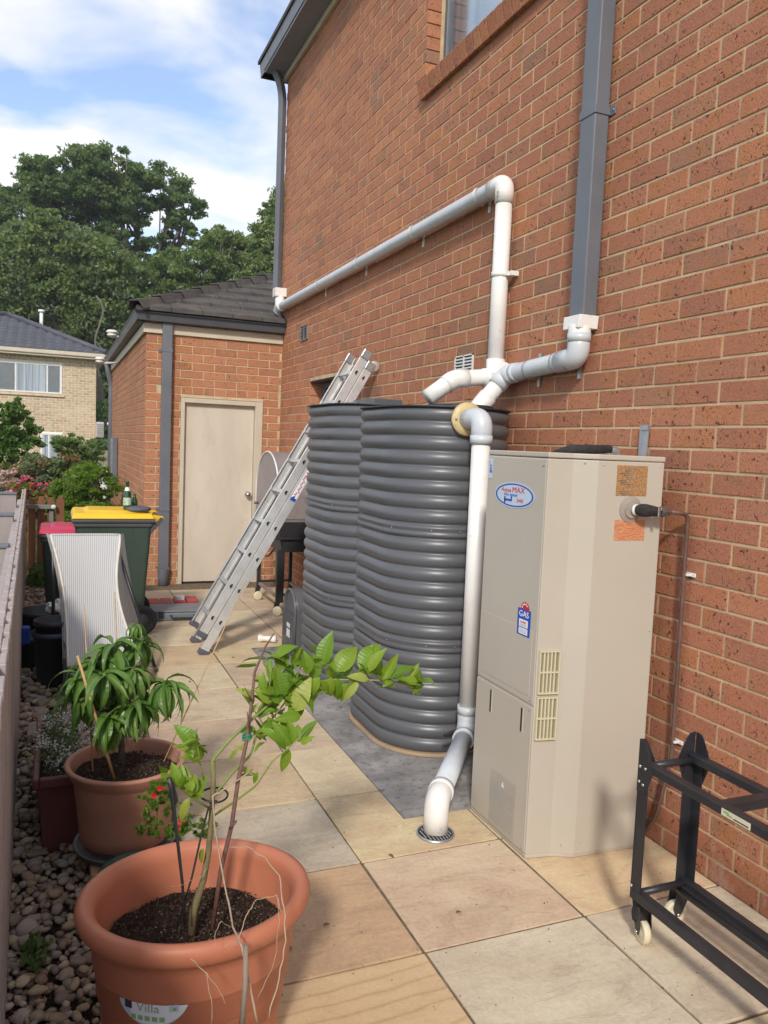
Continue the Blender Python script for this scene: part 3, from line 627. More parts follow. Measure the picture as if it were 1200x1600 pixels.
for c_ in range(9):
    x0 = rx0+c_*.30; y = ry0+(x0-rx0)
    while y < 14.7:
        z0 = rz0+(x0-rx0)*RP
        left.hexa([(x0,y,z0+.006),(x0+.34,min(y+.3,y+.3),z0+.34*RP),(x0+.34,y+.314,z0+.34*RP),(x0,y+.314,z0+.006)], [(x0,y,z0+.036),(x0+.34,y+.3 if y < ry0+(x0-rx0)+.1 else y,z0+.34*RP+.026),(x0+.34,y+.314,z0+.34*RP+.026),(x0,y+.314,z0+.036)]); y += .318
obj('side_tiles', left, M['rooftile'], garage, kind='stuff')
d = Vector((1,1,RP)).normalized(); sid = Vector((1,-1,0)).normalized(); upn = sid.cross(d); upn = upn if upn.z > 0 else -upn
for k in range(9):                                    # hip caps, lapped up the hip
    s0 = Vector((rx0-.01, ry0-.01, rz0+.035))+d*(k*.36); e0 = s0+d*.40
    a, b = .105, .085
    def sec(c, w_, h): return [c-sid*w_-upn*.045, c-sid*w_*.55+upn*h, c+sid*w_*.55+upn*h, c+sid*w_-upn*.045]
    A = sec(s0+upn*.022, a, .045); B = sec(e0, b, .038); A2 = [p-upn*.02 for p in A]; B2 = [p-upn*.02 for p in B]
    t = MB(); t.add(A+B+A2+B2, [(0,1,5,4),(1,2,6,5),(2,3,7,6),(8,12,13,9),(9,13,14,10),(10,14,15,11),(0,8,9,1),(1,9,10,2),(2,10,11,3),(4,5,13,12),(5,6,14,13),(6,7,15,14),(0,4,12,8),(3,11,15,7)])
    obj('hip_cap', t, M['rooftile'], garage, bevel=.005, seg=1)
obj('hip_end', MB().hexa([(rx0+.0,ry0+.0,rz0),(rx0+.12,ry0+.0,rz0),(rx0+.12,ry0+.12,rz0),(rx0+.0,ry0+.12,rz0)], [(rx0+.005,ry0+.005,rz0+.055),(rx0+.10,ry0+.02,rz0+.05),(rx0+.12,ry0+.12,rz0+.10),(rx0+.02,ry0+.10,rz0+.05)]), M['rooftile'], garage, bevel=.006)
# ------------------------------------------------------------------ rainwater tanks
def stadium(cx, y0, y1, r, z, off, n=28):
    pts = []
    for k in range(n+1):
        a = math.pi+math.pi*k/n; pts.append((cx+(r+off)*math.cos(a), y0+(r+off)*math.sin(a), z))
    for k in range(n+1):
        a = math.pi*k/n; pts.append((cx+(r+off)*math.cos(a), y1+(r+off)*math.sin(a), z))
    return pts
def tank(label, cx, y0, y1, r, H, group):
    t = thing('rainwater_tank', label, 'water tank', (cx, (y0+y1)/2, 0), group)
    nr = 24; per = 10; mb = MB(); rings = []
    zb = .018; pitch_ = (H-zb)/nr
    for i in range(nr*per+1):
        z = zb+(H-zb)*i/(nr*per); k = i/per; rib = nr-1-int(min(k, nr-.001)); s_ = math.sin(math.pi*(k % 1.0))
        off = .021*(s_**.68)-.012
        if rib in (8, 16): off = .021*(.62+.30*abs(math.sin(2*math.pi*(k % 1.0))))-.012 if .15 < k % 1 < .85 else off
        off -= .0035*math.exp(-((z-.0)/.05)**2)
        off += .0012*math.sin(k*1.7)
        rings.append(stadium(cx, y0, y1, r, z, off))
    n = len(rings[0]); vv = [p for ring in rings for p in ring]
    mb.add(vv, [(i*n+k, i*n+(k+1) % n, (i+1)*n+(k+1) % n, (i+1)*n+k) for i in range(len(rings)-1) for k in range(n)], True)
    obj('shell', mb, M['tank'], t)
    lid = MB().prism(stadium(cx, y0, y1, r, H-.004, .016), (0,0,.009)); obj('lid', lid, M['blackplastic'], t, bevel=.003)
    bs = MB().prism(stadium(cx, y0, y1, r, .001, .014), (0,0,.018)); obj('base_strip', bs, M['tankbase'], t, bevel=.004)
    rv = MB()
    for zr in (H-8.5*pitch_, H-16.5*pitch_):
        for a in (200, 238, 262, 292, 325): 
            c = (cx+(r+.006)*math.cos(R(a)), y0+(r+.006)*math.sin(R(a)), zr+.006); rv.lathe([(0,0),(.004,0),(.003,.003),(0,.0035)], c, 8, axis=(math.cos(R(a)), math.sin(R(a)), 0))
    obj('rivet', rv, M['zinc'], t); return t
tk = tank('charcoal corrugated rainwater tank nearest the camera with a white overflow pipe on its face', 1.925, 3.845, 4.11, .345, 1.795, 'slim corrugated rainwater tanks')
st_ = MB().lathe([(0,0),(.17,0),(.185,.006),(.185,.02),(.17,.026),(0,.03)], (2.03, 3.86, 1.80), 36); obj('strainer', st_, M['blackplastic'], tk)
# gasket where the overflow leaves this tank
a = Vector((-.12,-1,0)).normalized(); gsk = MB().lathe([(0,0),(.078,0),(.085,.006),(.080,.016),(.055,.020),(0,.02)], (1.878, 3.492, 1.737), 30, axis=a)
gm = worn('yellowed plastic flange', (.62,.50,.26), (.52,.40,.2), .45, 20); obj('flange', gsk, gm, tk)
for an in (60, 180, 300): obj('screw', MB().lathe([(0,0),(.006,0),(.005,.004),(0,.005)], Vector((1.878,3.475,1.737))+Vector((math.cos(R(an))*.068, 0, math.sin(R(an))*.068)), 8, axis=a), M['zinc'], tk)
tk = tank('charcoal corrugated rainwater tank farther from the camera, beside the ladder', 1.94, 4.86, 5.19, .345, 1.84, 'slim corrugated rainwater tanks')
obj('strainer', MB().box((1.86, 4.72, 1.845), (2.06, 5.1, 1.89)), M['tank'], tk, bevel=.005); obj('strainer_tag', MB().box((1.80, 5.0, 1.846), (1.855, 5.1, 1.875)), M['zinc'], tk, bevel=.003)

# pump cover leaning behind the far tank
t = thing('pump_cover', 'dark grey arched metal pump cover standing behind the far tank', 'pump cover', (1.8, 5.66, 0))
arc = lambda x, r_, n=18: [(x, 5.667+r_*math.cos(math.pi*k/n), .335+r_*math.sin(math.pi*k/n)) for k in range(n+1)]
a0, a1 = arc(1.61, .152), arc(2.1, .152); pl = [(1.61, 5.819, .001)]+a0+[(1.61, 5.515, .001)]
obj('hood', MB().prism([(1.625, p[1], p[2]) for p in pl], (.47, 0, 0)), M['tank'], t, bevel=.012)
rim = MB(); rp = [(1.622, 5.815, .002)]+[(1.622, 5.667+.148*math.cos(math.pi*k/24), .335+.148*math.sin(math.pi*k/24)) for k in range(25)]+[(1.622, 5.519, .002)]
rim.tube(rp, .012, 8); obj('rim', rim, M['tank'], t)
obj('front_panel', MB().box((1.606, 5.525, .004), (1.624, 5.81, .30)), M['dpback'], t, bevel=.002)
for za, zb in ((.205, .235), (.13, .19)): obj('sticker', MB().box((1.604, 5.60, za), (1.6057, 5.68, zb)), M['printwhite'], t)
solo('pipe_stub', MB().lathe([(.030,0),(.030,.02),(.022,.035),(.022,.10),(.028,.115),(.028,.14),(0,.14)], (1.475, 6.02, .032), 20, axis=(.9,-.42,0)), M['pvc'], 'short white plastic pipe stub lying by the pump cover', 'pipe stub', (1.5, 6.1, 0))

# ------------------------------------------------------------------ white pipework
def collar(mb, p, q, r, n=20):
    mb.tube([p, q], r, n)
t = thing('rainwater_pipe', 'white rainwater pipe running along the brick wall then down over the near tank', 'pipe', (2.24, 3.855, 2.0))
r_ = .0455
pa = Vector((2.235, 8.60, 3.055)); pb = Vector((2.235, 3.855, 3.04)); pc = Vector((2.235, 3.855, 2.0))
lp = MB(); lp.tube(fillet([pa, pb-Vector((0,-.06,0))], .01), r_, 24, caps=False); obj('long_pipe', lp, M['pvcgrey'], t)
el = MB(); el.tube(fillet([pb+Vector((0,.13,0)), pb, pb-Vector((0,0,.11))], .07, 10), r_+.006, 28); obj('elbow', el, M['pvc'], t)
obj('print_mark', MB().box((2.181, 3.83, 2.955), (2.1825, 3.845, 2.985)), M['printgrey'], t)
obj('down_pipe', MB().tube([pb-Vector((0,0,.1)), pc-Vector((0,0,.06))], r_, 28), M['pvc'], t)
el = MB(); el.tube(fillet([pa+Vector((0,-.12,0)), pa, pa+Vector((0,0,.13))], .06, 8), r_+.006, 24); el.box((2.17, 8.55, 3.17), (2.295, 8.67, 3.26)); obj('elbow', el, M['pvc'], t)
for yy, yc in ((5.02, 5.02), (6.1, 6.1), (7.15, 7.15), (4.12, 4.12)):
    c = MB(); c.tube([(2.235, yy-.02, 3.045+.0026*(yy-4)), (2.235, yy+.02, 3.045+.0026*(yy-4))], r_+.0035, 24, caps=False); c.box((2.292, yy-.012, 2.955), (2.299, yy+.012, 3.12)); obj('saddle', c, M['pvc'], t)
c = MB(); c.tube([(2.235, 3.855, 2.535), (2.235, 3.855, 2.562)], r_+.004, 28); c.box((2.25, 3.765, 2.536), (2.298, 3.80, 2.56)); c.box((2.24, 3.79, 2.538), (2.27, 3.82, 2.558)); obj('saddle', c, M['pvc'], t)
# left branch over the tank
b0 = pc+Vector((0,0,-.005)); b1 = Vector((1.985, 3.862, 1.966)); b2 = Vector((1.836, 3.87, 1.856))
k = MB(); k.tube(fillet([b0, b0+(b1-b0)*.3], .01), r_+.004, 28); k.tube([b0+(b1-b0)*.25, b1+(b0-b1)*.12], r_, 28, caps=False); obj('branch_pipe', k, M['pvc'], t)
k = MB(); k.tube(fillet([b1+(b0-b1).normalized()*.08, b1, b1+(b2-b1).normalized()*.06], .05, 8), r_+.005, 28); obj('elbow', k, M['pvc'], t)
k = MB(); d_ = (b2-b1).normalized(); k.tube([b1+d_*.05, b2+d_*.0, b2-d_*.002, b1+d_*.1], [r_, r_, r_-.005, r_-.005], 28, caps=False); obj('spout', k, M['pvc'], t)
k = MB(); k.tube(fillet([pc+Vector((0,-.10,.02)), pc, pc+Vector((0,0,.09))], .05, 8), r_+.006, 28); obj('junction', k, M['pvc'], t)

t = thing('downpipe_branch', 'grey and white plastic pipe joining the near downpipe to the tank lid', 'pipe', (2.24, 3.1, 2.0))
g0 = Vector((2.235, 3.10, 2.20)); g1 = Vector((2.235, 3.10, 2.036)); g2 = Vector((2.235, 3.735, 1.998)); g3 = Vector((2.085, 3.775, 1.80))
ad = MB(); ad.hexa([(2.19,3.05,2.165),(2.298,3.05,2.165),(2.298,3.17,2.165),(2.19,3.17,2.165)], [(2.195,3.045,2.225),(2.299,3.045,2.225),(2.299,3.175,2.225),(2.195,3.175,2.225)])
ad.tube([(2.235,3.10,2.18),(2.235,3.10,2.115)], r_+.007, 24); obj('adaptor', ad, M['pvc'], t, bevel=.003)
el = MB(); el.tube(fillet([g1+Vector((0,0,.10)), g1, g1+(g2-g1).normalized()*.14], .085, 12), r_+.006, 28); el.tube([g1+Vector((0,0,.07)), g1+Vector((0,0,.11))], r_+.009, 28); obj('elbow', el, M['pvcgrey'], t)
dd = (g2-g1).normalized(); k = MB(); k.tube([g1+dd*.10, g2-dd*.02], r_, 28, caps=False); k.tube([g1+dd*.13, g1+dd*.17], r_+.004, 28); k.tube([g2-dd*.12, g2-dd*.08], r_+.004, 28); obj('cross_pipe', k, M['pvcgrey'], t)
k = MB(); d3 = (g3-g2).normalized(); k.tube(fillet([g2-dd*.08, g2, g2+d3*.08], .05, 8), r_+.007, 28); obj('elbow', k, M['pvcgrey'], t)
obj('drop_pipe', MB().tube([g2+d3*.06, g3+d3*.05], r_, 28), M['pvc'], t)
k = MB(); k.tube(fillet([g2+d3*.15, g3-d3*.02, g3+Vector((-.02,0,-.05))], .05, 8), r_+.006, 28); obj('collar', k, M['pvc'], t)
for p, zz_ in (((2.235, 3.50, 2.01), 1), ((2.235, 3.16, 2.03), 1)):
    c = MB(); c.tube([(p[0], p[1]-.008, p[2]), (p[0], p[1]+.008, p[2])], r_+.0045, 24); c.box((2.288, p[1]-.011, p[2]-.085), (2.297, p[1]+.011, p[2]+.085)); obj('saddle', c, M['zinc'], t)

t = thing('overflow_pipe', 'white overflow pipe dropping from the near tank to the round floor drain', 'pipe', (1.45, 2.80, 0))
o0 = Vector((1.878, 3.49, 1.737)); o1 = Vector((1.888, 3.355, 1.742)); o2 = Vector((1.893, 3.355, .26)); o3 = Vector((1.893, 3.352, .195)); o4 = Vector((1.462, 2.815, .128)); o5 = Vector((1.452, 2.795, .0))
el = MB(); el.tube(fillet([o0, o1, o1-Vector((0,0,.12))], .09, 12), r_+.006, 28); el.tube([o1-Vector((0,0,.085)), o1-Vector((0,0,.125))], r_+.009, 28); obj('elbow', el, M['pvcgrey'], t)
obj('drop_pipe', MB().tube([o1-Vector((0,0,.1)), o2], r_, 28), M['pvc'], t)
k = MB(); d4 = (o4-o3).normalized(); k.tube(fillet([o2+Vector((0,0,.06)), o3, o3+d4*.11], .06, 10), r_+.006, 28); k.tube([o2+Vector((0,0,.06)), o2+Vector((0,0,.02))], r_+.0085, 28); k.tube([o3+d4*.08, o3+d4*.115], r_+.008, 28); obj('coupling', k, M['pvcgrey'], t)
obj('sloping_pipe', MB().tube([o3+d4*.09, o4-d4*.05], r_, 28), M['pvcgrey'], t)
k = MB(); k.tube(fillet([o4-d4*.10, o4, o5+Vector((0,0,.004))], .085, 12), r_+.006, 32); k.tube([o4-d4*.105, o4-d4*.07], r_+.009, 28); obj('elbow', k, M['pvc'], t)
t = thing('drain_grate', 'round black floor drain grate under the white overflow elbow', 'drain', (1.45, 2.79, 0))
obj('grate', MB().lathe([(0,.003),(.066,.003),(.07,.006),(.074,.002)], (1.45, 2.79, 0), 40), M['blackplastic'], t)
k = MB().lathe([(.070,.002),(.071,.008),(.077,.008),(.079,.002)], (1.45, 2.79, 0), 40); obj('ring', k, M['zinc'], t)
for ix in range(-4, 5):
    w_ = math.sqrt(max(0, .064**2-(ix*.014)**2))
    obj('bar', MB().box((1.45+ix*.014-.002, 2.79-w_, .004), (1.45+ix*.014+.002, 2.79+w_, .0075)), M['printgrey'], t)
k = MB(); tri = fillet([(2.10,3.40,.10), (1.86,3.30,.235), (1.75,3.34,.185), (1.97,3.31,.20), (2.02,3.0,.20)], .02, 4); k.tube(tri, .008, 8)
solo('black_cord', k, M['foam'], 'black foam covered cord looped round the overflow pipe coupling', 'cord', (1.85, 3.3, .2))

# ------------------------------------------------------------------ hot water heater
t = thing('hot_water_heater', 'tall beige outdoor gas hot water heater standing against the brick wall', 'water heater', (1.95, 2.7, 0))
P0 = [(1.701,2.945),(1.701,2.503),(1.802,2.487),(1.888,2.446),(2.190,2.431),(2.190,2.945)]
obj('casing', MB().prism([(x, y, .012) for x, y in P0], (0,0,1.555)), M['heater'], t, bevel=.004)
cx_, cy_ = 1.945, 2.7
obj('top_cap', MB().prism([(cx_+(x-cx_)*1.006, cy_+(y-cy_)*1.01, 1.570) for x, y in P0], (0,0,.020)), M['heater'], t, bevel=.004)
obj('base_tray', MB().prism([(cx_+(x-cx_)*1.01, cy_+(y-cy_)*1.01, .0) for x, y in P0[:3]]+[(1.888,2.450,0),(2.185,2.438,0),(2.185,2.94,0)], (0,0,.014)), M['heater'], t, bevel=.003)
obj('front_panel', MB().box((1.6965, 2.508, .615), (1.7005, 2.94, 1.562)), M['heater'], t, bevel=.0015)
lowp = obj('access_panel', MB().box((1.6955, 2.508, .020), (1.7005, 2.94, .603)), M['heater'], t, bevel=.0015)
for yy in (2.575, 2.815): obj('handle_slot', MB().box((1.694, yy-.007, .487), (1.6958, yy+.007, .582)), M['dark'], lowp); 
for yy in (2.575, 2.815): obj('slot_rim', MB().box((1.6925, yy-.0105, .485), (1.6955, yy-.0075, .584)), M['heater'], lowp)
seam = MB(); seam.bar((1.802,2.4865,.03),(1.802,2.4865,1.565),.002,.002); seam.bar((1.888,2.4455,.03),(1.888,2.4455,1.565),.0012,.001); obj('seam', seam, M['blackplastic'], t)
obj('embossed_panel', MB().box((1.6950, 2.535, .64), (1.6968, 2.915, .90)), M['heater'], t, bevel=.0012)
for (yy, zz_) in ((2.525,1.54),(2.925,1.54),(2.525,.63),(2.925,.63),(2.525,.59),(2.925,.59),(2.525,.035),(2.925,.035)):
    obj('screw', MB().lathe([(0,0),(.0045,0),(.004,.0022),(0,.003)], (1.6955, yy, zz_), 8, axis=(-1,0,0)), M['zinc'], t)
for (xx, zz_) in ((2.17,1.55),(2.17,.9),(2.17,.06),(1.91,1.55),(1.91,.06),(1.84,1.555),(1.84,.05)):
    obj('screw', MB().lathe([(0,0),(.0042,0),(.0038,.002),(0,.003)], (xx, 2.4465-(xx-1.888)*.05 if xx > 1.888 else 2.467, zz_), 8, axis=(0,-1,0)), M['heater'], t)
# oval badge
XD, YD = (0,-1,0), (0,0,1)
def disc(x, cy, cz, ry, rz, th=.0006, n=40): return MB().prism([(x, cy+ry*math.cos(2*math.pi*k/n), cz+rz*math.sin(2*math.pi*k/n)) for k in range(n)], (-th,0,0))
bx = 1.6955
bd = obj('badge', disc(bx, 2.722, 1.412, .150, .052), M['paleblue'], t)
ring = MB(); n = 48
for k in range(n):
    a, b = 2*math.pi*k/n, 2*math.pi*(k+1)/n
    ring.add([(bx-.0012, 2.722+.142*math.cos(a), 1.412+.047*math.sin(a)), (bx-.0012, 2.722+.142*math.cos(b), 1.412+.047*math.sin(b)), (bx-.0012, 2.722+.131*math.cos(b), 1.412+.0415*math.sin(b)), (bx-.0012, 2.722+.131*math.cos(a), 1.412+.0415*math.sin(a))], [(0,1,2,3)])
obj('badge_ring', ring, M['blue'], bd)
text('badge_lettering', 'Aqua', .024, M['printred'], bd, (bx-.0012, 2.782, 1.431), XD, YD, sx=1.5)
text('badge_lettering', 'MAX', .032, M['printred'], bd, (bx-.0012, 2.690, 1.433), XD, YD, sx=1.35)
text('badge_lettering', 'hot water', .018, M['blue'], bd, (bx-.0012, 2.745, 1.413), XD, YD, sx=1.45)
text('badge_lettering', '340', .022, M['printred'], bd, (bx-.0012, 2.676, 1.392), XD, YD, sx=1.5)
tb = MB(); tb.box((bx-.0014, 2.735, 1.386), (bx-.0007, 2.795, 1.395)); tb.box((bx-.0014, 2.735, 1.395), (bx-.0007, 2.745, 1.407)); tb.box((bx-.0014, 2.785, 1.377), (bx-.0007, 2.795, 1.404)); obj('badge_tap', tb, M['blue'], bd)
obj('sticker', MB().box((bx-.0006, 2.90, 1.47), (bx, 2.938, 1.555)), M['paleblue'], t); text('sticker_lettering', 'gas', .03, M['blue'], t, (bx-.0012, 2.919, 1.512), (0,0,1), (0,1,0))
# gas rating sticker
gs = obj('rating_label', MB().box((bx-.0006, 2.553, .866), (bx, 2.645, .972)), M['blue'], t)
obj('rating_arc', MB().prism([(bx, 2.595+.030*math.cos(math.pi*k/16), .971+.030*math.sin(math.pi*k/16)) for k in range(17)], (-.0007,0,0)), M['printred'], gs)
for k in range(5):
    a = math.pi*(k+.6)/6.2; obj('rating_star', disc(bx-.0008, 2.595+.021*math.cos(a), .972+.021*math.sin(a), .0035, .0035, n=10), M['printwhite'], gs)
text('rating_lettering', 'GAS', .034, M['printwhite'], gs, (bx-.0012, 2.600, .951), XD, YD, sx=1.1)
obj('rating_box', MB().box((bx-.0013, 2.570, .900), (bx-.0004, 2.632, .930)), M['printwhite'], gs)
obj('rating_box', MB().box((bx-.0013, 2.570, .872), (bx-.0004, 2.632, .896)), M['printwhite'], gs)
text('rating_lettering', 'RATING', .011, M['printred'], gs, (bx-.0018, 2.600, .919), XD, YD)
for zq in (.909, .905, .889, .883, .878): obj('rating_line', MB().box((bx-.0018, 2.577, zq), (bx-.0012, 2.625, zq+.0015)), M['printgrey'], gs)
# warning plate
wp = obj('warning_plate', MB().box((1.6943, 2.585, .02), (1.6953, 2.785, .26)), worn('satin plate', (.42,.375,.31), (.39,.35,.29), .35, 8), lowp if False else t)
obj('warning_triangle', MB().prism([(1.694,2.695,.212),(1.694,2.675,.212),(1.694,2.685,.235)], (-.0006,0,0)), M['printwhite'], wp)
qq = random.Random(2)
for k in range(17):
    zq = .196-k*.0095; b = 2.60+qq.uniform(0,.05) if k % 4 == 3 else 2.60
    obj('warning_text', MB().box((1.6936, b, zq), (1.6942, 2.772, zq+.0042)), M['printgrey'], wp)
# vents in the side
vg = MB(); vy = 2.492
for z0, z1 in ((.662, .832), (.480, .650)):
    f = MB(); pts = [(1.706, 1.790)]
    A = lambda x, z: (x, 2.5015-(x-1.701)*.155-.004, z)
    def slab_(x0, x1, za, zb, d0=0, d1=.008): return [(x0, A(x0,0)[1]-d1, za), (x1, A(x1,0)[1]-d1, za), (x1, A(x1,0)[1]+d0+.004, za), (x0, A(x0,0)[1]+d0+.004, za)], [(x0, A(x0,0)[1]-d1, zb), (x1, A(x1,0)[1]-d1, zb), (x1, A(x1,0)[1]+d0+.004, zb), (x0, A(x0,0)[1]+d0+.004, zb)]
    bk = MB(); bk.hexa(*slab_(1.710, 1.786, z0+.002, z1-.002, 0, -.001)); 
    f.hexa(*slab_(1.706, 1.711, z0, z1)); f.hexa(*slab_(1.785, 1.790, z0, z1)); f.hexa(*slab_(1.711, 1.785, z0, z0+.006)); f.hexa(*slab_(1.711, 1.785, z1-.006, z1)); f.hexa(*slab_(1.711, 1.785, (z0+z1)/2-.003, (z0+z1)/2+.003))
    vo = obj('side_vent', f, M['vent'], t); obj('vent_back', bk, base('olive painted shade', (.20,.185,.11), .6)[0], vo)  # darker olive back paints the shade behind the vent slats
    for k in range(4):
        x = 1.711+.0148*(k+1); s_ = MB(); s_.hexa(*slab_(x-.003, x+.003, z0+.006, z1-.006, 0, .006)); obj('slat', s_, M['vent'], vo)
# notices, flange, valve and pipe on the camera side
ys = lambda x: 2.446-(x-1.888)*.048
obj('notice', MB().prism([(1.972,ys(1.972)-.0005,1.435),(2.112,ys(2.112)-.0005,1.435),(2.112,ys(2.112)-.0005,1.552),(1.972,ys(1.972)-.0005,1.552)], (0,-.0008,0)), M['stick1'], t)
obj('notice', MB().prism([(1.976,ys(1.976)-.0005,1.262),(2.116,ys(2.116)-.0005,1.262),(2.116,ys(2.116)-.0005,1.342),(1.976,ys(1.976)-.0005,1.342)], (0,-.0008,0)), M['stick2'], t)
rg = random.Random(8)
nt_ = MB()
for k in range(16):
    x0 = 1.98+rg.uniform(0,.08); z0 = 1.44+k*.0068; nt_.box((x0, ys(2.0)-.0045, z0), (x0+rg.uniform(.03,.05), ys(2.0)-.0035, z0+.0022))
obj('notice_text', nt_, M['oldwood'], t)
obj('flange', MB().lathe([(0,0),(.052,0),(.052,.004),(.036,.008),(.034,.014),(0,.014)], (2.045, ys(2.045)+.002, 1.383), 36, smooth=False, axis=(0,-1,0)), worn('brown grey plastic flange', (.36,.31,.26), (.3,.26,.22), .45, 20), t)
fo = obj('foam_sleeve', MB().tube([(2.055,2.425,1.383),(2.062,2.40,1.384),(2.072,2.385,1.384),(2.118,2.372,1.381)], [.014,.024,.025,.018], 16), M['foam'], t)
obj('foam_end', MB().lathe([(.010,0),(.022,0),(.022,.01),(.010,.01)], (2.053, 2.425, 1.383), 18, axis=(.3,-1,0)), M['whiteplastic'], fo)
obj('nut', MB().lathe([(0,0),(.019,0),(.021,.006),(.021,.022),(.016,.03),(0,.03)], (2.128, 2.372, 1.381), 8, smooth=False, axis=(1,0,0)), M['dpback'], t)
obj('nut', MB().lathe([(0,0),(.015,0),(.015,.02),(.010,.026),(0,.026)], (2.155, 2.372, 1.381), 8, smooth=False, axis=(1,0,0)), M['copper'], t)
obj('tap_lever', MB().box((2.105, 2.352, 1.358), (2.117, 2.360, 1.398)).box((2.117, 2.352, 1.385), (2.14, 2.360, 1.398)), M['steel'], t, bevel=.003)
obj('insulated_hose', MB().tube([(1.80,2.62,1.588),(1.84,2.58,1.602),(1.92,2.56,1.608),(2.02,2.55,1.612)], [.008,.017,.019,.016], 14), M['foam'], t)
obj('hose_end', MB().lathe([(0,0),(.012,0),(.014,.01),(.014,.03),(.009,.04),(0,.04)], (2.02, 2.55, 1.608), 8, smooth=False, axis=(1,0,0)).box((2.0,2.54,1.591),(2.06,2.56,1.597)), M['zinc'], t)
solo('metal_strap', MB().prism([(2.294,2.655,1.52),(2.294,2.705,1.52),(2.294,2.707,1.70),(2.294,2.685,1.722),(2.294,2.652,1.722)], (-.004,0,0)).box((2.284, 2.652, 1.70), (2.290, 2.70, 1.72)), M['zinc'], 'galvanised strap on the bricks above the water heater', 'metal strap', (2.29, 2.68, 1.6))
t = thing('copper_pipe', 'thin brown copper pipe from the heater valve down the bricks', 'pipe', (2.26, 2.39, 0))
cpth = fillet([(2.175,2.372,1.381),(2.27,2.372,1.372),(2.278,2.372,.40),(2.265,2.42,.12),(2.245,2.49,.004)], .03, 6)
obj('pipe', MB().tube(cpth, .0085, 12), M['copper'], t)
for zq in (1.135, .462):
    obj('clip', MB().box((2.268, 2.352, zq-.005), (2.298, 2.362, zq+.005)).box((2.29, 2.335, zq-.008), (2.298, 2.40, zq+.008)), M['whiteplastic'], t, bevel=.002)

# ------------------------------------------------------------------ black trolley frame on the right
t = thing('trolley_frame', 'black steel trolley frame on cream castor wheels near the camera', 'trolley', (1.85, 1.6, 0))
xa, xb, y0, y1 = 1.735, 1.965, 1.945, .95
for x, y in ((xa, y0), (xb, y0), (xa, y1), (xb, y1)):
    s = 1 if x == xa else -1; s2 = -1 if y == y0 else 1
    lg = MB(); lg.box((min(x, x+s*.042)-.001, min(y, y+s2*.003), .155), (max(x, x+s*.042), max(y, y+s2*.003), .60)); lg.box((min(x, x+s*.003), min(y+s2*.003, y+s2*.042), .155), (max(x, x+s*.003), max(y+s2*.003, y+s2*.042), .60))
    l_ = obj('leg', lg, M['black'], t)
    gp = MB(); ga = [(0,.685,0),(.022,.682,0),(.034,.668,0),(.066,.606,0),(.066,.592,0),(.038,.515,0),(0,.515,0)]
    gp.prism([(x+s*(q_[0]), y+.001*-s2, q_[1]) for q_ in ga], (0,-s2*.003,0)); gp.prism([(x-.001*s, y+s2*q_[0], q_[1]) for q_ in ga], (-s*.003,0,0)); obj('gusset', gp, M['black'], t)
    for (u_, z_) in ((.012,.60),(.036,.60),(.012,.55),(.03,.545),(.010,.20)):
        bo = MB().lathe([(0,0),(.0055,0),(.005,.004),(0,.005)], (x-s*.004, y+s2*u_, z_), 8, axis=(-s,0,0)); obj('bolt', bo, M['steel'], t)
        bo = MB().lathe([(0,0),(.0055,0),(.005,.004),(0,.005)], (x+s*u_, y-s2*.005, z_), 8, axis=(0,-s2,0)); obj('bolt', bo, M['steel'], t)
for x in (xa, xb):
    s = 1 if x == xa else -1
    r1 = obj('rail', MB().box((x-.002 if s > 0 else x-.030, y1, .59), (x+.030 if s > 0 else x+.002, y0-.004, .618)), M['black'], t, bevel=.003)
    if x == xa: obj('rail_plate', MB().box((x-.004, 1.50, .594), (x-.0022, 1.60, .613)), M['cream'], r1); obj('rail_plate_mark', MB().box((x-.0046, 1.572, .603), (x-.004, 1.592, .610)).box((x-.0046, 1.56, .599), (x-.004, 1.58, .604)), M['printgreen'], r1); obj('rail_plate_mark', MB().box((x-.0046, 1.505, .598), (x-.004, 1.556, .6015)), M['printdark'], r1)
    obj('rail', MB().box((x-.002 if s > 0 else x-.028, y1, .155), (x+.028 if s > 0 else x+.002, y0-.004, .187)), M['black'], t, bevel=.003)
    if x == xb: obj('rail', MB().tube([(x-.05, y0-.02, .16), (x-.05, y1, .16)], .011, 12), M['black'], t)
for yc, z_ in ((y0-.02, .60), (1.62, .598), (1.2, .598), (y0-.02, .175), (y1+.02, .6), (y1+.02, .175)):
    obj('crossbar', MB().tube([(xa+.02, yc, z_), (xb-.02, yc, z_)], .012, 12) if yc != 1.62 else MB().box((xa+.028, 1.60, .588), (xb-.028, 1.635, .616)), M['black'], t)
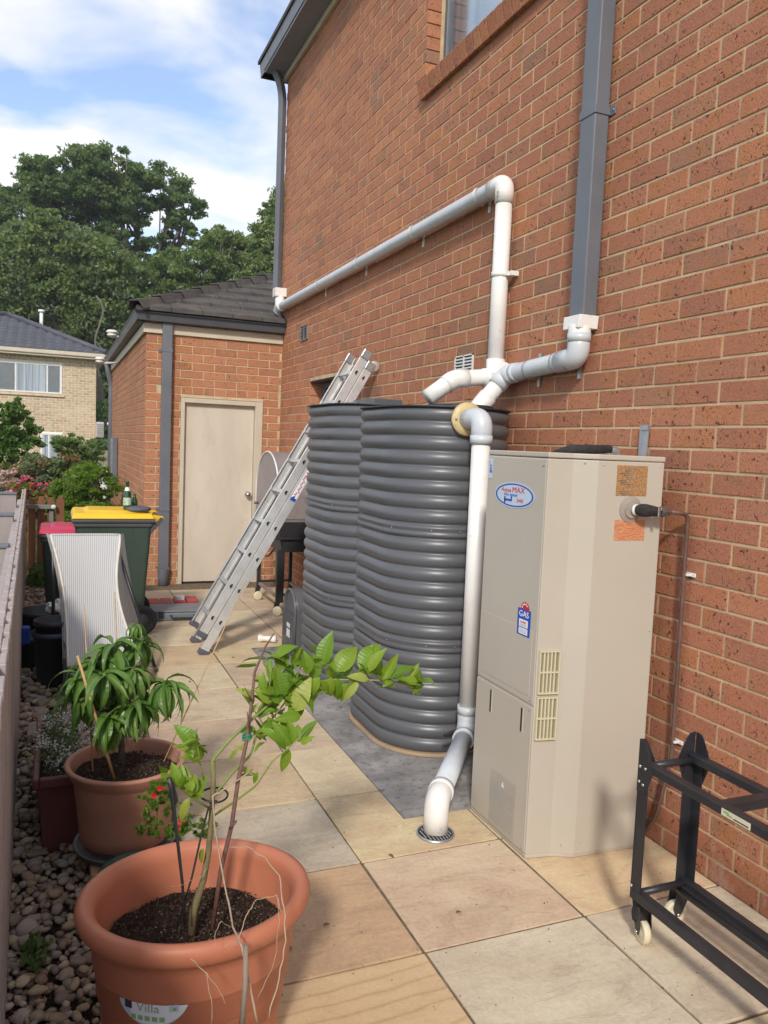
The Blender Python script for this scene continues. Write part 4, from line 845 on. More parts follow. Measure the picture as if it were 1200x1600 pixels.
for x, y, an, shroud in ((1.785, 1.945, 255, 1), (1.985, 1.975, 172, 0), (1.76, .98, 30, 0), (1.95, .98, 200, 0)):
    d = Vector((math.cos(R(an)), math.sin(R(an)), 0)); sx_ = Vector((-d.y, d.x, 0)); c0 = Vector((x, y, .155)); wc = c0+d*.022; wc.z = .040
    cs_ = obj('castor', MB().tube([c0, c0-Vector((0,0,.035))], .02 if not shroud else .021, 14), M['blackplastic'], t)
    if shroud: obj('foam_wrap', MB().tube([c0-Vector((0,0,.0)), c0-Vector((0,0,.02)), c0-Vector((-.001,0,.045)), c0-Vector((0,0,.07)), c0-Vector((.001,0,.09))], [.024,.029,.027,.03,.026], 14), M['foam'], cs_)
    for s in (-1, 1):
        pl_ = [c0-Vector((0,0,.03))-d*.025, c0-Vector((0,0,.03))+d*.03, wc+d*.018+Vector((0,0,.02)), wc+d*.008-Vector((0,0,.008)), wc-d*.012]
        obj('fork', MB().prism([p+sx_*s*.018 for p in pl_], sx_*s*.003), M['black'], cs_)
        obj('bolt', MB().lathe([(0,0),(.007,0),(.006,.004),(0,.005)], wc+sx_*s*.021, 8, axis=sx_*s), M['steel'], cs_)
    obj('wheel', MB().lathe([(0,-.013),(.014,-.013),(.016,-.011),(.030,-.011),(.037,-.012),(.040,-.006),(.040,.006),(.037,.012),(.030,.011),(.016,.011),(.014,.013),(0,.013)], wc, 28, axis=sx_), M['cream'], cs_)
    if not shroud: obj('brake_lever', MB().bar(c0-Vector((0,0,.045))-d*.02, c0-Vector((0,0,.04))-d*.075+Vector((0,0,-.0)), .025, .012), M['black'], cs_)
# ------------------------------------------------------------------ extension ladder
t = thing('ladder', 'silver aluminium extension ladder leaning against the brick wall beside the tanks', 'ladder', (1.0, 5.93, 0))
lu = Vector((2.235-.985, 0, 2.215)); LL = lu.length; lu.normalize(); ln = Vector((-lu.z, 0, lu.x))
def stile(y, a0, a1, off, side, wd=.066, th=.024):   # channel section, flanges turned in
    m_ = MB(); f0 = Vector((.985, 0, 0))+ln*off; P_ = lambda a, n_, yy: f0+lu*a+ln*n_+Vector((0, yy, 0))
    def bx(n0, n1, ya, yb): m_.hexa([P_(a0,n0,ya),P_(a0,n1,ya),P_(a0,n1,yb),P_(a0,n0,yb)], [P_(a1,n0,ya),P_(a1,n1,ya),P_(a1,n1,yb),P_(a1,n0,yb)])
    bx(-wd/2, wd/2, y-.0015, y+.0015); bx(-wd/2, -wd/2+.004, y+.0016*side, y+th*side); bx(wd/2-.004, wd/2, y+.0016*side, y+th*side)
    return m_
Lp = lambda a, n_, y: Vector((.985, 0, 0))+lu*a+ln*n_+Vector((0, y, 0))
for y, side in ((5.745, 1), (6.125, -1)):
    for off, a0, a1, nm in ((.0, .03, LL, 0), (.072, .14, LL+.06, 1)):
        s_ = obj('stile', stile(y+(.006*side if nm else 0), a0, a1, off, side), M['alu'], t, bevel=.0012)
        # foot and top caps
        ft = MB(); ft.bar(Lp(a0-.03, off, y+.010*side), Lp(a0+.012, off, y+.010*side), .034, .078, up_=ln); obj('foot', ft, M['cup'], s_, bevel=.005)
        tp = MB(); tp.bar(Lp(a1-.06, off, y+.008*side), Lp(a1+.012, off, y+.008*side), .032, .074, up_=ln); obj('end_cap', tp, M['zinc'], s_, bevel=.006)
        if nm == 0: obj('end_wheel', MB().lathe([(0,-.012),(.036,-.012),(.042,-.006),(.042,.006),(.036,.012),(0,.012)], Lp(a1-.0, off-.03, y+.010*side), 24, axis=(0,1,0)), M['alu'], s_)
for off in (0, .072):
    for k in range(9):
        a = .27+k*.268+(.0 if off == 0 else .005)
        if a > LL-.03: continue
        rg_ = MB(); rg_.tube([Lp(a, off, 5.748), Lp(a, off, 6.122)], .014, 10); rg_.bar(Lp(a+.0, off+.012, 5.75), Lp(a, off+.012, 6.12), .028, .004, up_=ln) ; r__ = obj('rung', rg_, M['alu'], t)
        obj('rung_end', MB().prism([Lp(a+.017*math.cos(q_), off-.006+.017*math.sin(q_), 5.7425) for q_ in [math.pi*j/8 for j in range(9)]], (0,-.0015,0)), M['dark'], r__)
obj('safety_label', MB().prism([Lp(1.32,-.024,5.7428),Lp(1.62,-.024,5.7428),Lp(1.62,.02,5.7428),Lp(1.32,.02,5.7428)], (0,-.0012,0)), M['printwhite'], t)
sm_ = MB(); sr_ = random.Random(6)
for k in range(15):
    a_ = 1.365+k*.0145; n_ = sr_.uniform(-.018,.0); sm_.prism([Lp(a_,n_,5.741),Lp(a_+sr_.uniform(.005,.011),n_,5.741),Lp(a_+.009,n_+.014,5.741),Lp(a_,n_+.014,5.741)], (0,-.0006,0))
obj('safety_print', sm_, M['printred'], t)
for a in (1.33, 1.60): obj('safety_mark', MB().prism([Lp(a-.012,-.024,5.741),Lp(a+.012,-.024,5.741),Lp(a+.012,.02,5.741),Lp(a-.012,.02,5.741)], (0,-.0008,0)), M['blue'], t)
obj('grade_label', MB().prism([Lp(1.70,-.024,5.7428),Lp(1.75,-.024,5.7428),Lp(1.75,.02,5.7428),Lp(1.70,.02,5.7428)], (0,-.0012,0)), M['printwhite'], t); text('grade_text', 'B', .035, M['printdark'], t, Lp(1.725, -.002, 5.7405), lu, ln)

# ------------------------------------------------------------------ barbecue with a half-barrel hood
t = thing('barbecue', 'black wheeled barbecue with a pale half barrel hood beside the garage door', 'barbecue', (2.05, 7.3, 0))
ya, yb, z0, z1 = 6.93, 7.80, .885, 1.49; xA, xB = 1.845, 2.24; yc, hr = (ya+yb)/2, (yb-ya)/2
def archp(x, g=0): return [(x, yb-g, z0)]+[(x, yc+(hr-g)*math.cos(math.pi*k/20), 1.12+(z1-1.12-g)*math.sin(math.pi*k/20)) for k in range(21)]+[(x, ya+g, z0)]
hoodm = worn('mauve grey hood', (.36,.32,.31), (.30,.27,.265), .38, 4, metal=.3, dirt=((.22,.17,.14), 9, .55, .5))
hd = obj('hood', MB().prism(archp(xA), (xB-xA, 0, 0)), hoodm, t, bevel=.004)
obj('hood_edge', MB().tube(archp(xA-.002), .009, 8), M['whiteplastic'], hd)
obj('hood_base', MB().box((xA-.01, ya-.005, z0-.025), (xB, yb+.005, z0-.002)), M['zinc'], hd)
obj('firebox', MB().hexa([(xA+.05,ya+.02,.58),(xB,ya+.02,.58),(xB,yb-.02,.58),(xA+.05,yb-.02,.58)], [(xA,ya,.858),(xB,ya,.858),(xB,yb,.858),(xA,yb,.858)]), M['black'], t, bevel=.004)
obj('shelf_lip', MB().box((xA-.02, ya-.02, .70), (xB+.01, yb+.02, .718)), M['black'], t, bevel=.003)
for x, y in ((1.875, 6.97), (1.875, 7.72), (2.2, 6.97), (2.2, 7.72)):
    l_ = obj('leg', MB().box((x-.02, y-.02, .11), (x+.05 if y < 7 else x+.015, y+.02, .60)), M['black'], t, bevel=.003)
    wc = Vector((x-.02 if x < 2 else x, y-.07, .045)); c_ = obj('castor', MB().prism([(x-.03,y-.022,.115),(x+.02,y-.022,.115),(wc.x+.006,y-.022,.035),(wc.x-.012,y-.022,.04)], (0,.04,0)), M['black'], t)
    obj('wheel', MB().lathe([(0,-.014),(.016,-.014),(.028,-.011),(.038,-.012),(.045,-.006),(.045,.006),(.038,.012),(.028,.011),(.016,.014),(0,.014)], wc, 24, axis=(.2,-1,0)), M['cream'], c_)
for y in (6.97, 7.72): obj('crossbar', MB().box((1.88, y-.012, .17), (2.2, y+.012, .19)), M['black'], t)
for x in (1.88, 2.2): obj('crossbar', MB().box((x-.012, 6.98, .145), (x+.012, 7.72, .17)), M['oldwood'], t)
obj('brace', MB().tube(fillet([(1.85,7.05,.60),(1.83,7.2,.50),(1.84,7.55,.50),(1.84,7.7,.30)], .08), .009, 8), M['blackplastic'], t)
obj('hood_handle', MB().tube([(xA-.02,7.62,.98),(xA-.06,7.62,.98)], .012, 8), M['copper'], t)

# ------------------------------------------------------------------ wheelie bins
def bin_(name, label, x0, x1, y0, y1, zb, H, lidm, hinge=1, group='wheelie bins'):
    t = thing('wheelie_bin', label, 'bin', ((x0+x1)/2, (y0+y1)/2, zb), group); tp = .045; w_ = .86
    X = lambda v: v
    bd = MB().hexa([(x0+tp,y0+tp,zb+.04),(x1-tp*1.7,y0+tp,zb+.04),(x1-tp*1.7,y1-tp,zb+.04),(x0+tp,y1-tp,zb+.04)], [(x0,y0,H-.09),(x1-.02,y0,H-.09),(x1-.02,y1,H-.09),(x0,y1,H-.09)])
    b_ = obj('body', bd, M['bin'], t, bevel=.03, seg=4)
    for k in (.28, .5, .72):
        xx = x0+(x1-x0)*k; obj('rib', MB().hexa([(xx-.006,y0+.012,H-.26),(xx+.006,y0+.012,H-.26),(xx+.006,y0+.03,H-.26),(xx-.006,y0+.03,H-.26)], [(xx-.006,y0-.006,H-.10),(xx+.006,y0-.006,H-.10),(xx+.006,y0+.03,H-.10),(xx-.006,y0+.03,H-.10)]), M['bin'], b_)
    rimm = MB().box((x0-.03, y0-.025, H-.095), (x1+.0, y1+.025, H-.065)); rimm.box((x0-.012, y0-.012, H-.13), (x1-.02, y1+.012, H-.095))
    obj('rim', rimm, M['bingrey'], t, bevel=.01)
    lid = MB(); lid.hexa([(x0-.03,y0-.03,H-.063),(x1-.0,y0-.03,H-.063),(x1,y1+.03,H-.063),(x0-.03,y1+.03,H-.063)], [(x0-.01,y0-.005,H-.018),(x1-.02,y0-.005,H-.022),(x1-.02,y1+.005,H-.022),(x0-.01,y1+.005,H-.018)])
    l_ = obj('lid', lid, lidm, t, bevel=.012, seg=3)
    obj('lid_panel', MB().hexa([(x0+.06,y0+.05,H-.02),(x1-.07,y0+.05,H-.022),(x1-.07,y1-.05,H-.022),(x0+.06,y1-.05,H-.02)], [(x0+.10,y0+.09,H-.002),(x1-.11,y0+.09,H-.006),(x1-.11,y1-.09,H-.006),(x0+.10,y1-.09,H-.002)]), lidm, l_, bevel=.006)
    for yy in (y0+.03, y1-.03): obj('lid_arm', MB().hexa([(x1-.03,yy-.03,H-.062),(x1+.075,yy-.018,H-.085),(x1+.075,yy+.018,H-.085),(x1-.03,yy+.03,H-.062)], [(x1-.03,yy-.03,H-.03),(x1+.07,yy-.018,H-.045),(x1+.07,yy+.018,H-.045),(x1-.03,yy+.03,H-.03)]), lidm, l_, bevel=.008)
    obj('hinge_bar', MB().tube([(x1+.05,y0-.0,H-.068),(x1+.05,y1+.0,H-.068)], .017, 12), M['bingrey'], t)
    hb = MB()
    for yy in (y0+.02, y1-.02): hb.prism([(x1-.03,yy-.015,H-.10),(x1+.055,yy-.015,H-.078),(x1+.045,yy-.015,H-.10),(x1-.03,yy-.015,H-.19)], (0,.03,0))
    obj('hinge_bracket', hb, M['bingrey'], t)
    ax_ = obj('axle', MB().tube([(x1-.085,y0-.01,zb+.115),(x1-.085,y1+.01,zb+.115)], .012, 10), M['zinc'], t)
    for yy, s in ((y0+.005, -1), (y1-.005, 1)):
        o_ = obj('wheel', MB().lathe([(0,-.02),(.05,-.02),(.075,-.018),(.08,-.028),(.108,-.028),(.115,-.018),(.115,.018),(.108,.028),(.08,.028),(.075,.018),(.05,.02),(0,.02)], (x1-.085, yy+s*.0, zb+.115), 32, axis=(0,1,0)), M['rubber'], t)
        obj('hub', MB().lathe([(0,-.027),(.018,-.027),(.026,-.02),(.05,-.021),(.05,.021),(0,.022)], (x1-.085, yy, zb+.115), 20, axis=(0,1,0)), M['bingrey'], o_)
    return t
bin_('y', 'large dark green wheelie bin with a bright yellow lid beside the garage corner', .125, .715, 6.47, 7.02, 0, .995, M['yellow'])
bin_('r', 'smaller wheelie bin with a crimson lid half hidden behind the yellow lidded one', -.125, .42, 7.10, 7.62, -.04, .80, M['red'])
t = thing('beer_bottle', 'green glass bottle with a white label standing on the yellow lid', 'bottle', (.515, 6.62, .994))
obj('glass', MB().lathe([(0,0),(.029,0),(.031,.006),(.031,.115),(.028,.135),(.015,.165),(.0125,.18),(.012,.215),(.014,.218),(.014,.226),(0,.226)], (.515, 6.62, .995), 28), M['glassgreen'], t)
obj('label', MB().lathe([(.0315,.035),(.0315,.095)], (.515, 6.62, .995), 28), label_noise('bottle label', (.7,.72,.68), (.12,.35,.14), 90), t)
obj('neck_label', MB().lathe([(.0225,.15),(.014,.178)], (.515, 6.62, .995), 20), M['printwhite'], t)
solo('bottle', MB().lathe([(0,0),(.025,0),(.026,.07),(.012,.10),(.011,.125),(0,.126)], (.575, 6.68, .99), 20), M['glassgreen'], 'short dark bottle close behind the tall green bottle', 'bottle', (.575, 6.68, .99))
capb = MB().lathe([(0,0),(.085,.002),(.10,.012),(.10,.024),(.085,.036),(.05,.042),(0,.044)], (.60, 6.60, .982), 32)
solo('oval_pad', capb, M['cup'], 'dark slate oval pad lying on the yellow bin lid beside the bottle', 'pad', (.60, 6.60, .98))
# ------------------------------------------------------------------ tool case
t = thing('tool_case', 'open grey plastic tool case with red trays lying on the paving by the ladder', 'tool case', (1.0, 7.2, 0))
def rot_box(mb, c, hx, hy, z0, z1, a=-.06):
    ca, sa = math.cos(a), math.sin(a); f = lambda x, y: (c[0]+x*ca-y*sa, c[1]+x*sa+y*ca)
    q_ = [f(-hx,-hy), f(hx,-hy), f(hx,hy), f(-hx,hy)]; return mb.hexa([(x,y,z0) for x, y in q_], [(x,y,z1) for x, y in q_])
b_ = obj('case', rot_box(MB(), (1.0,7.06), .25, .17, .002, .07), M['toolgrey'], t, bevel=.01)
obj('lid', rot_box(MB(), (1.0,7.06), .245, .165, .073, .088), M['toolgrey'], t, bevel=.006)
obj('tray', rot_box(MB(), (.98,7.36), .25, .13, .004, .075), M['toolgrey'], t, bevel=.01)
for dx in (-.17, -.06, .06, .17): obj('red_insert', rot_box(MB(), (.985+dx,7.36), .05, .115, .0755, .09+.01*(dx > 0)), M['toolred'], t, bevel=.006)
obj('white_box', rot_box(MB(), (1.05,7.34), .035, .04, .091, .13), M['whiteplastic'], t, bevel=.004)
obj('handle', MB().tube(fillet([(.91,6.895,.05),(.92,6.87,.03),(1.10,6.86,.03),(1.11,6.885,.05)], .02), .008, 8), M['blackplastic'], t)
for dx in (-.17, .17): obj('latch', rot_box(MB(), (1.0+dx,6.893), .02, .006, .03, .085), M['blackplastic'], t)

# ------------------------------------------------------------------ folded sling chair
t = thing('sling_chair', 'upturned pale mesh sling chair with white piping propped before the bins', 'chair', (.25, 5.3, 0))
def sp_(u, v):     # v 0 bottom, 1 top ; u 0 left, 1 right
    zl = .19+(.905-.19)*v; y = 4.96+(5.66-4.96)*v+.05*math.sin(math.pi*v); xl = .062-.105*v+.03*math.sin(math.pi*v); xr = .47-.075*v-.075*math.sin(math.pi*min(1, v*1.02))**1.2*.9
    x = xl+(xr-xl)*u; sag = .05*math.sin(math.pi*u)*(.3+.7*(1-v)); return Vector((x, y+sag, zl+.012*math.sin(math.pi*v)))
nu, nv = 12, 18; mb = MB(); mb.add([sp_(i/nu, j/nv) for j in range(nv+1) for i in range(nu+1)], [(j*(nu+1)+i, j*(nu+1)+i+1, (j+1)*(nu+1)+i+1, (j+1)*(nu+1)+i) for j in range(nv) for i in range(nu)], True)
obj('sling', mb, M['sling'], t)
pipem = worn('cream piping', (.68,.64,.56), (.6,.56,.48), .7, 20)
for u in (0, 1):
    ps = [sp_(u, j/nv) for j in range(nv+1)]; 
    if u == 1: ps = [Vector((.60,5.36,.03)), Vector((.53,5.1,.12))]+ps[1:]
    obj('piping', MB().tube(ps, .0085, 8), pipem, t)
obj('piping', MB().tube([sp_(i/nu, 1) for i in range(nu+1)], .008, 8), M['sling'], t)
obj('front_bar', MB().tube([sp_(i/nu, 0)+Vector((0,0,-.004)) for i in range(nu+1)], .015, 8), M['oldwood'], t)
gus = MB(); L1 = [sp_(1, j/nv) for j in range(nv+1)]; L2 = [Vector((.425+.15*(1-j/nv)**1.15, 5.74+.0*j, .905*(j/nv)+.06*(1-j/nv)))*1 for j in range(nv+1)]
gus.add(L1+L2, [(j, nv+1+j, nv+2+j, j+1) for j in range(nv)], True); obj('side_sling', gus, M['sling'], t)
gus = MB(); L1 = [sp_(0, j/nv) for j in range(nv+1)]; L2 = [p+Vector((-.03-.0*j, .10, .0)) for p in L1]
gus.add(L1+L2, [(j, j+1, nv+2+j, nv+1+j) for j in range(nv)], True); obj('side_sling', gus, M['sling'], t)
for pts_ in ([(.06,4.98,.17),(.055,5.0,-.035)], [(.46,5.0,.16),(.628,5.421,.012)], [(.055,4.98,.165),(.47,4.99,.165)], [(.36,5.66,.88),(.62,5.43,.012)], [(-.03,5.68,.88),(-.02,5.75,-.03)]):
    obj('frame_tube', MB().tube(pts_, .012, 10), M['black'], t)
obj('side_board', MB().prism([(.035,4.92,-.03),(.035,5.25,-.03),(.035,5.25,.33),(.035,4.96,.25)], (.014,0,0)), M['blackplastic'], t)

# ------------------------------------------------------------------ pots
def pot(name, label, c, prof, m, parts=None, cat='plant pot', group=None):
    t = thing(name, label, cat, c, group); obj('shell', MB().lathe(prof, c, 72), m, t); return t
PC = Vector((.330, 1.922, -.035)); ZR = .462-PC.z
prof = [(0,.004),(.195,.004),(.203,.012),(.208,.05),(.222,.20),(.2235,.205),(.2275,.208),(.230,.262),(.2335,.268),(.237,.272),(.241,.335),(.2445,.338),(.2465,.345),(.251,.405),(.262,ZR-.062),(.276,ZR-.055),(.286,ZR-.040),(.2895,ZR-.022),(.284,ZR-.006),(.272,ZR),(.256,ZR-.004),(.2445,ZR-.018),(.240,ZR-.04),(.236,.36),(.2325,.353),(.229,.35),(.224,.30),(.22,.27)]
bp = pot('plant_pot', 'large round terracotta plastic pot in the foreground holding the citrus tree', tuple(PC), prof, M['terracotta'])
def soil_disc(parent, c, r, z, amp=.008, n=40, seed=0):
    mb = MB(); rs = random.Random(seed); vv = [(c[0], c[1], z+amp)]
    for i in range(1, 13):
        for k in range(n):
            a = 2*math.pi*k/n; rr_ = r*i/12; vv.append((c[0]+rr_*math.cos(a), c[1]+rr_*math.sin(a), z+amp*mnoise.noise(Vector((math.cos(a)*rr_*18, math.sin(a)*rr_*18, seed)))*2))
    fs = [(0, 1+k, 1+(k+1) % n) for k in range(n)]+[(1+(i-1)*n+k, 1+i*n+k, 1+i*n+(k+1) % n, 1+(i-1)*n+(k+1) % n) for i in range(1, 12) for k in range(n)]
    mb.add(vv, fs, True); s_ = obj('soil', mb, M['soil'], parent)
    cr = MB()
    for k in range(1500 if r > .2 else 800):
        a = rs.uniform(0, 6.283); d = r*math.sqrt(rs.random())*.99; s = rs.uniform(.0022,.0065); p = Vector((c[0]+d*math.cos(a), c[1]+d*math.sin(a), z+amp*.6+rs.uniform(-.002,.003)))
        mt = Matrix.Translation(p)@Euler((rs.uniform(0,6),rs.uniform(0,6),rs.uniform(0,6))).to_matrix().to_4x4()
        cr.add([mt@Vector(q_) for q_ in ((s,0,0),(-s*.6,s*.7,0),(-s*.6,-s*.7,0),(0,0,s*.8))], [(0,1,2),(0,3,1),(1,3,2),(2,3,0)])
    m_ = soilbits; obj('soil_crumbs', cr, m_, parent, kind='stuff')
soilbits = leaf_mat('bark crumbs', [(.03,.018,.012), (.06,.035,.025), (.09,.055,.04), (.04,.025,.02), (.14,.10,.07)], .9, .02)
soil_disc(bp, PC, .226, .335, .008, seed=1); bp.scale = (1, .87, 1)
# maker's sticker bent round the pot
zc, hw = .287, .36; Rp = .2435
def onpot(x, y, extra=.0012, ang0=-2.13):
    a = ang0+x/Rp; z = zc+y; r = np.interp(z-PC.z, [.012,.05,.20,.208,.262,.272,.335], [.203,.208,.222,.2275,.230,.2375,.2425])+extra; return Vector((PC.x+r*math.cos(a), PC.y+r*math.sin(a), z))
def patch(name, x0, x1, f0, f1, m, extra, parent, n=24):
    mb = MB(); vv = []
    for i in range(n+1):
        x = x0+(x1-x0)*i/n; ya_, yb_ = f0(x), f1(x)
        for j in range(5): vv.append(onpot(x, ya_+(yb_-ya_)*j/4, extra))
    mb.add(vv, [(i*5+j, (i+1)*5+j, (i+1)*5+j+1, i*5+j+1) for i in range(n) for j in range(4)], True); return obj(name, mb, m, parent)
S_ = .066; HWD = .09
stk = patch('maker_sticker', -HWD, HWD, lambda x: .035-.075*math.sqrt(max(0, 1-(x/HWD)**2)), lambda x: .036+.004*(x/HWD)**2, M['paleblue'], .0012, bp)
patch('sticker_panel', -.052, HWD-.004, lambda x: .033-.068*math.sqrt(max(0, 1-(x/HWD)**2)), lambda x: .0345+.004*(x/HWD)**2, M['printwhite'], .0018, stk)
patch('sticker_crest', -.067, -.047, lambda x: -.002, lambda x: .0358, M['printdark'], .0022, stk, 4)
text('sticker_lettering', 'Villa', .030, M['printgrey'], stk, (0,0,0), (1,0,0), (0,1,0), bend=lambda c_: onpot(c_.x*1.15-.006, c_.y+.006, .0026+c_.z))
for k in range(5): patch('sticker_icon', -.050+k*.018, -.037+k*.018, lambda x: -.026, lambda x: -.014, M['printgreen'], .0024, stk, 3)
patch('sticker_leaf', .045, .066, lambda x: .0, lambda x: .024, M['paleblue'], .0023, stk, 4); patch('sticker_leaf', .053, .061, lambda x: .004, lambda x: .011, M['printgreen'], .0028, stk, 3)

P2 = Vector((.243, 2.985, .085)); z2 = .385-P2.z
prof2 = [(0,.003),(.150,.003),(.158,.010),(.165,.05),(.185,z2-.065),(.188,z2-.06),(.189,z2-.05),(.198,z2-.045),(.207,z2-.02),(.214,z2-.012),(.217,z2-.005),(.214,z2),(.200,z2),(.195,z2-.006),(.190,z2-.03),(.180,z2-.09)]
p2 = pot('plant_pot', 'faded terracotta pot behind the foreground pot, holding the drooping mango plant', tuple(P2), prof2, M['terracotta2'])
soil_disc(p2, P2, .184, .335, .010, seed=2)
sa = MB().lathe([(0,.0),(.155,.0),(.172,.004),(.180,.022),(.186,.028),(.182,.032),(.172,.02),(.15,.008),(0,.008)], (P2.x, P2.y, .052), 48); solo('pot_saucer', sa, M['dp'], 'grey round saucer under the faded terracotta pot', 'saucer', (P2.x, P2.y, .052))
solo('timber_block', MB().box((.115, 2.80, -.036), (.215, 3.06, .051)), M['wood'], 'pale cut timber block holding up the grey saucer', 'timber block', (.16, 2.9, -.03), bevel=.003)
solo('timber_block', MB().box((.27, 2.84, .002), (.36, 3.1, .051)), M['wood'], 'second timber block under the right side of the grey saucer', 'timber block', (.32, 2.95, 0), bevel=.003)
G3 = Vector((.262, 2.615, -.03))
gp_ = pot('green_planter', 'low dark green pot wedged between the two terracotta pots', tuple(G3), [(0,.003),(.10,.003),(.108,.01),(.125,.155),(.134,.158),(.138,.17),(.132,.178),(.12,.176),(.112,.13)], M['green'])
soil_disc(gp_, G3, .115, .11, .006, seed=3)
# long burgundy planter box
t = thing('planter_box', 'burgundy rectangular planter box of small white flowers on the pebbles', 'planter', (0, 3.45, -.03))
bx_ = MB(); ii = [(-.045,3.16),(.088,3.16),(.088,3.80),(-.045,3.80)]; o_ = [(-.075,3.12),(.105,3.12),(.105,3.84),(-.075,3.84)]
bx_.hexa([(-.045,3.17,-.035),(.078,3.17,-.035),(.078,3.79,-.035),(-.045,3.79,-.035)], [(-.068,3.13,.255),(.098,3.13,.255),(.098,3.83,.255),(-.068,3.83,.255)]); obj('trough', bx_, M['burgundy'], t, bevel=.008)
rm = MB()
for a, b in (((-.082,3.11,.25),(-.058,3.85,.29)), ((.088,3.11,.25),(.112,3.85,.29)), ((-.058,3.11,.25),(.088,3.135,.29)), ((-.058,3.825,.25),(.088,3.85,.29))): rm.box(a, b)
obj('rim', rm, M['burgundy'], t, bevel=.006)
obj('soil', MB().box((-.058,3.135,.2551),(.088,3.825,.262)), M['soil'], t)

# ------------------------------------------------------------------ leaves
def leaf_mesh(name, m, L=1, W=.28, droop=.25, fold=.06, n=7, tipw=1.6, wav=.0, twist=0):
    mb = MB(); vv = []; x = 0; z = 0; ang = droop*.2
    for i in range(n+1):
        u = i/n; w = W*(math.sin(math.pi*u**.8)**.85)*(1-.25*u)+.004
        if i in (0, n): w = .004
        f_ = fold*w/W; dz = wav*math.sin(u*14)
        tw = twist*u; cy, sy = math.cos(tw), math.sin(tw)
        for s in (-1, -.5, 0, .5, 1):
            yy = s*w/2; zz2 = f_*abs(s)*1.2+dz*(abs(s))*(1 if s > 0 else -1)
            vv.append((x, yy*cy-zz2*sy, z+yy*sy+zz2*cy))
        a = ang-droop*2.0*u; x += math.cos(a)/n; z += math.sin(a)/n
    mb.add(vv, [(i*5+j, (i+1)*5+j, (i+1)*5+j+1, i*5+j+1) for i in range(n) for j in range(4)], True)
    me = mb.mesh(name); me.materials.append(m); return me
def orient(d, roll_=0, upv=(0,0,1)):
    d = Vector(d).normalized(); u = Vector(upv); 
    if abs(d.dot(u)) > .97: u = Vector((0,-1,0))
    y = u.cross(d).normalized(); z = d.cross(y); return (Matrix((d, y, z)).transposed())@Matrix.Rotation(roll_, 3, 'X')
# citrus tree
cz = .335
ct = thing('citrus_tree', 'young leaning citrus tree with glossy leaves growing in the foreground terracotta pot', 'tree', (.315, 1.90, cz))
A_ = lambda px, py, Y: at(px, py, Y)
tk_ = [A_(300,1458,1.90), A_(303,1420,1.90), A_(318,1375,1.90), A_(326,1330,1.90), A_(330,1280,1.90), A_(333,1230,1.905), A_(334,1190,1.91)]
obj('trunk', MB().tube(tk_, [.0115,.010,.0085,.0075,.007,.0065,.0055], 10), M['stem'], ct)
br_ = {
 'a': ([A_(333,1238,1.905), A_(331,1188,1.91), A_(360,1155,1.93), A_(400,1118,1.96), A_(440,1085,1.98), A_(480,1068,1.99), A_(520,1062,1.98), A_(565,1062,1.95), A_(610,1064,1.92), A_(650,1072,1.90)], .007, .0028, 'greentwig'),
 'b': ([A_(333,1275,1.90), A_(370,1250,1.87), A_(400,1228,1.85), A_(425,1190,1.84), A_(455,1165,1.84), A_(485,1135,1.85)], .0045, .002, 'greentwig'),
 'c': ([A_(333,1245,1.905), A_(365,1205,1.93), A_(392,1180,1.95), A_(400,1150,1.96), A_(428,1120,1.97), A_(455,1085,1.97), A_(470,1040,1.96), A_(500,1030,1.96)], .0055, .002, 'greentwig'),
 'd': ([A_(331,1265,1.90), A_(305,1250,1.88), A_(285,1235,1.86), A_(268,1222,1.85)], .004, .002, 'greentwig'),
 'e': ([A_(320,1225,1.89), A_(312,1190,1.88), A_(308,1160,1.88)], .0028, .0015, 'greentwig'),
 'f': ([A_(400,1118,1.96), A_(420,1080,1.97), A_(425,1040,1.97), A_(440,1030,1.97)], .004, .0018, 'greentwig'),
}
for k_, (pts_, r0, r1, mm) in br_.items():
    pts_ = fillet(pts_, .012, 3); n = len(pts_); obj('branch', MB().tube(pts_, [.68*(r0+(r1-r0)*i/(n-1)) for i in range(n)], 8), M[mm], ct)
lm = [leaf_mesh('leaf', M['citrusleaf'], W=.50, droop=.25, fold=.08, wav=.008), leaf_mesh('leaf', M['citrusleaf'], W=.52, droop=.55, fold=.06, wav=.012), leaf_mesh('leaf', M['citrusleaf'], W=.46, droop=-.15, fold=.12, wav=.006)]
lp_ = [leaf_mesh('leaf', M['citruspale'], W=.46, droop=.5, fold=.03, wav=.012)]
cl = random.Random(21)
def cleaf(bx, by, tx, ty, Y, dY=0., k=None, wsc=1., rl=None):
    a = A_(bx, by, Y); b = A_(tx, ty, Y+dY); d = b-a; me = (lp_[0] if k == 'p' else lm[cl.randrange(3) if k is None else k])
    rl = cl.uniform(-.5,.5) if rl is None else rl
    view = (CAM-a).normalized()
    place('leaf', me, ct, a, orient(d, rl, view*.75+Vector((0,0,.65))), (d.length, d.length*wsc, d.length))
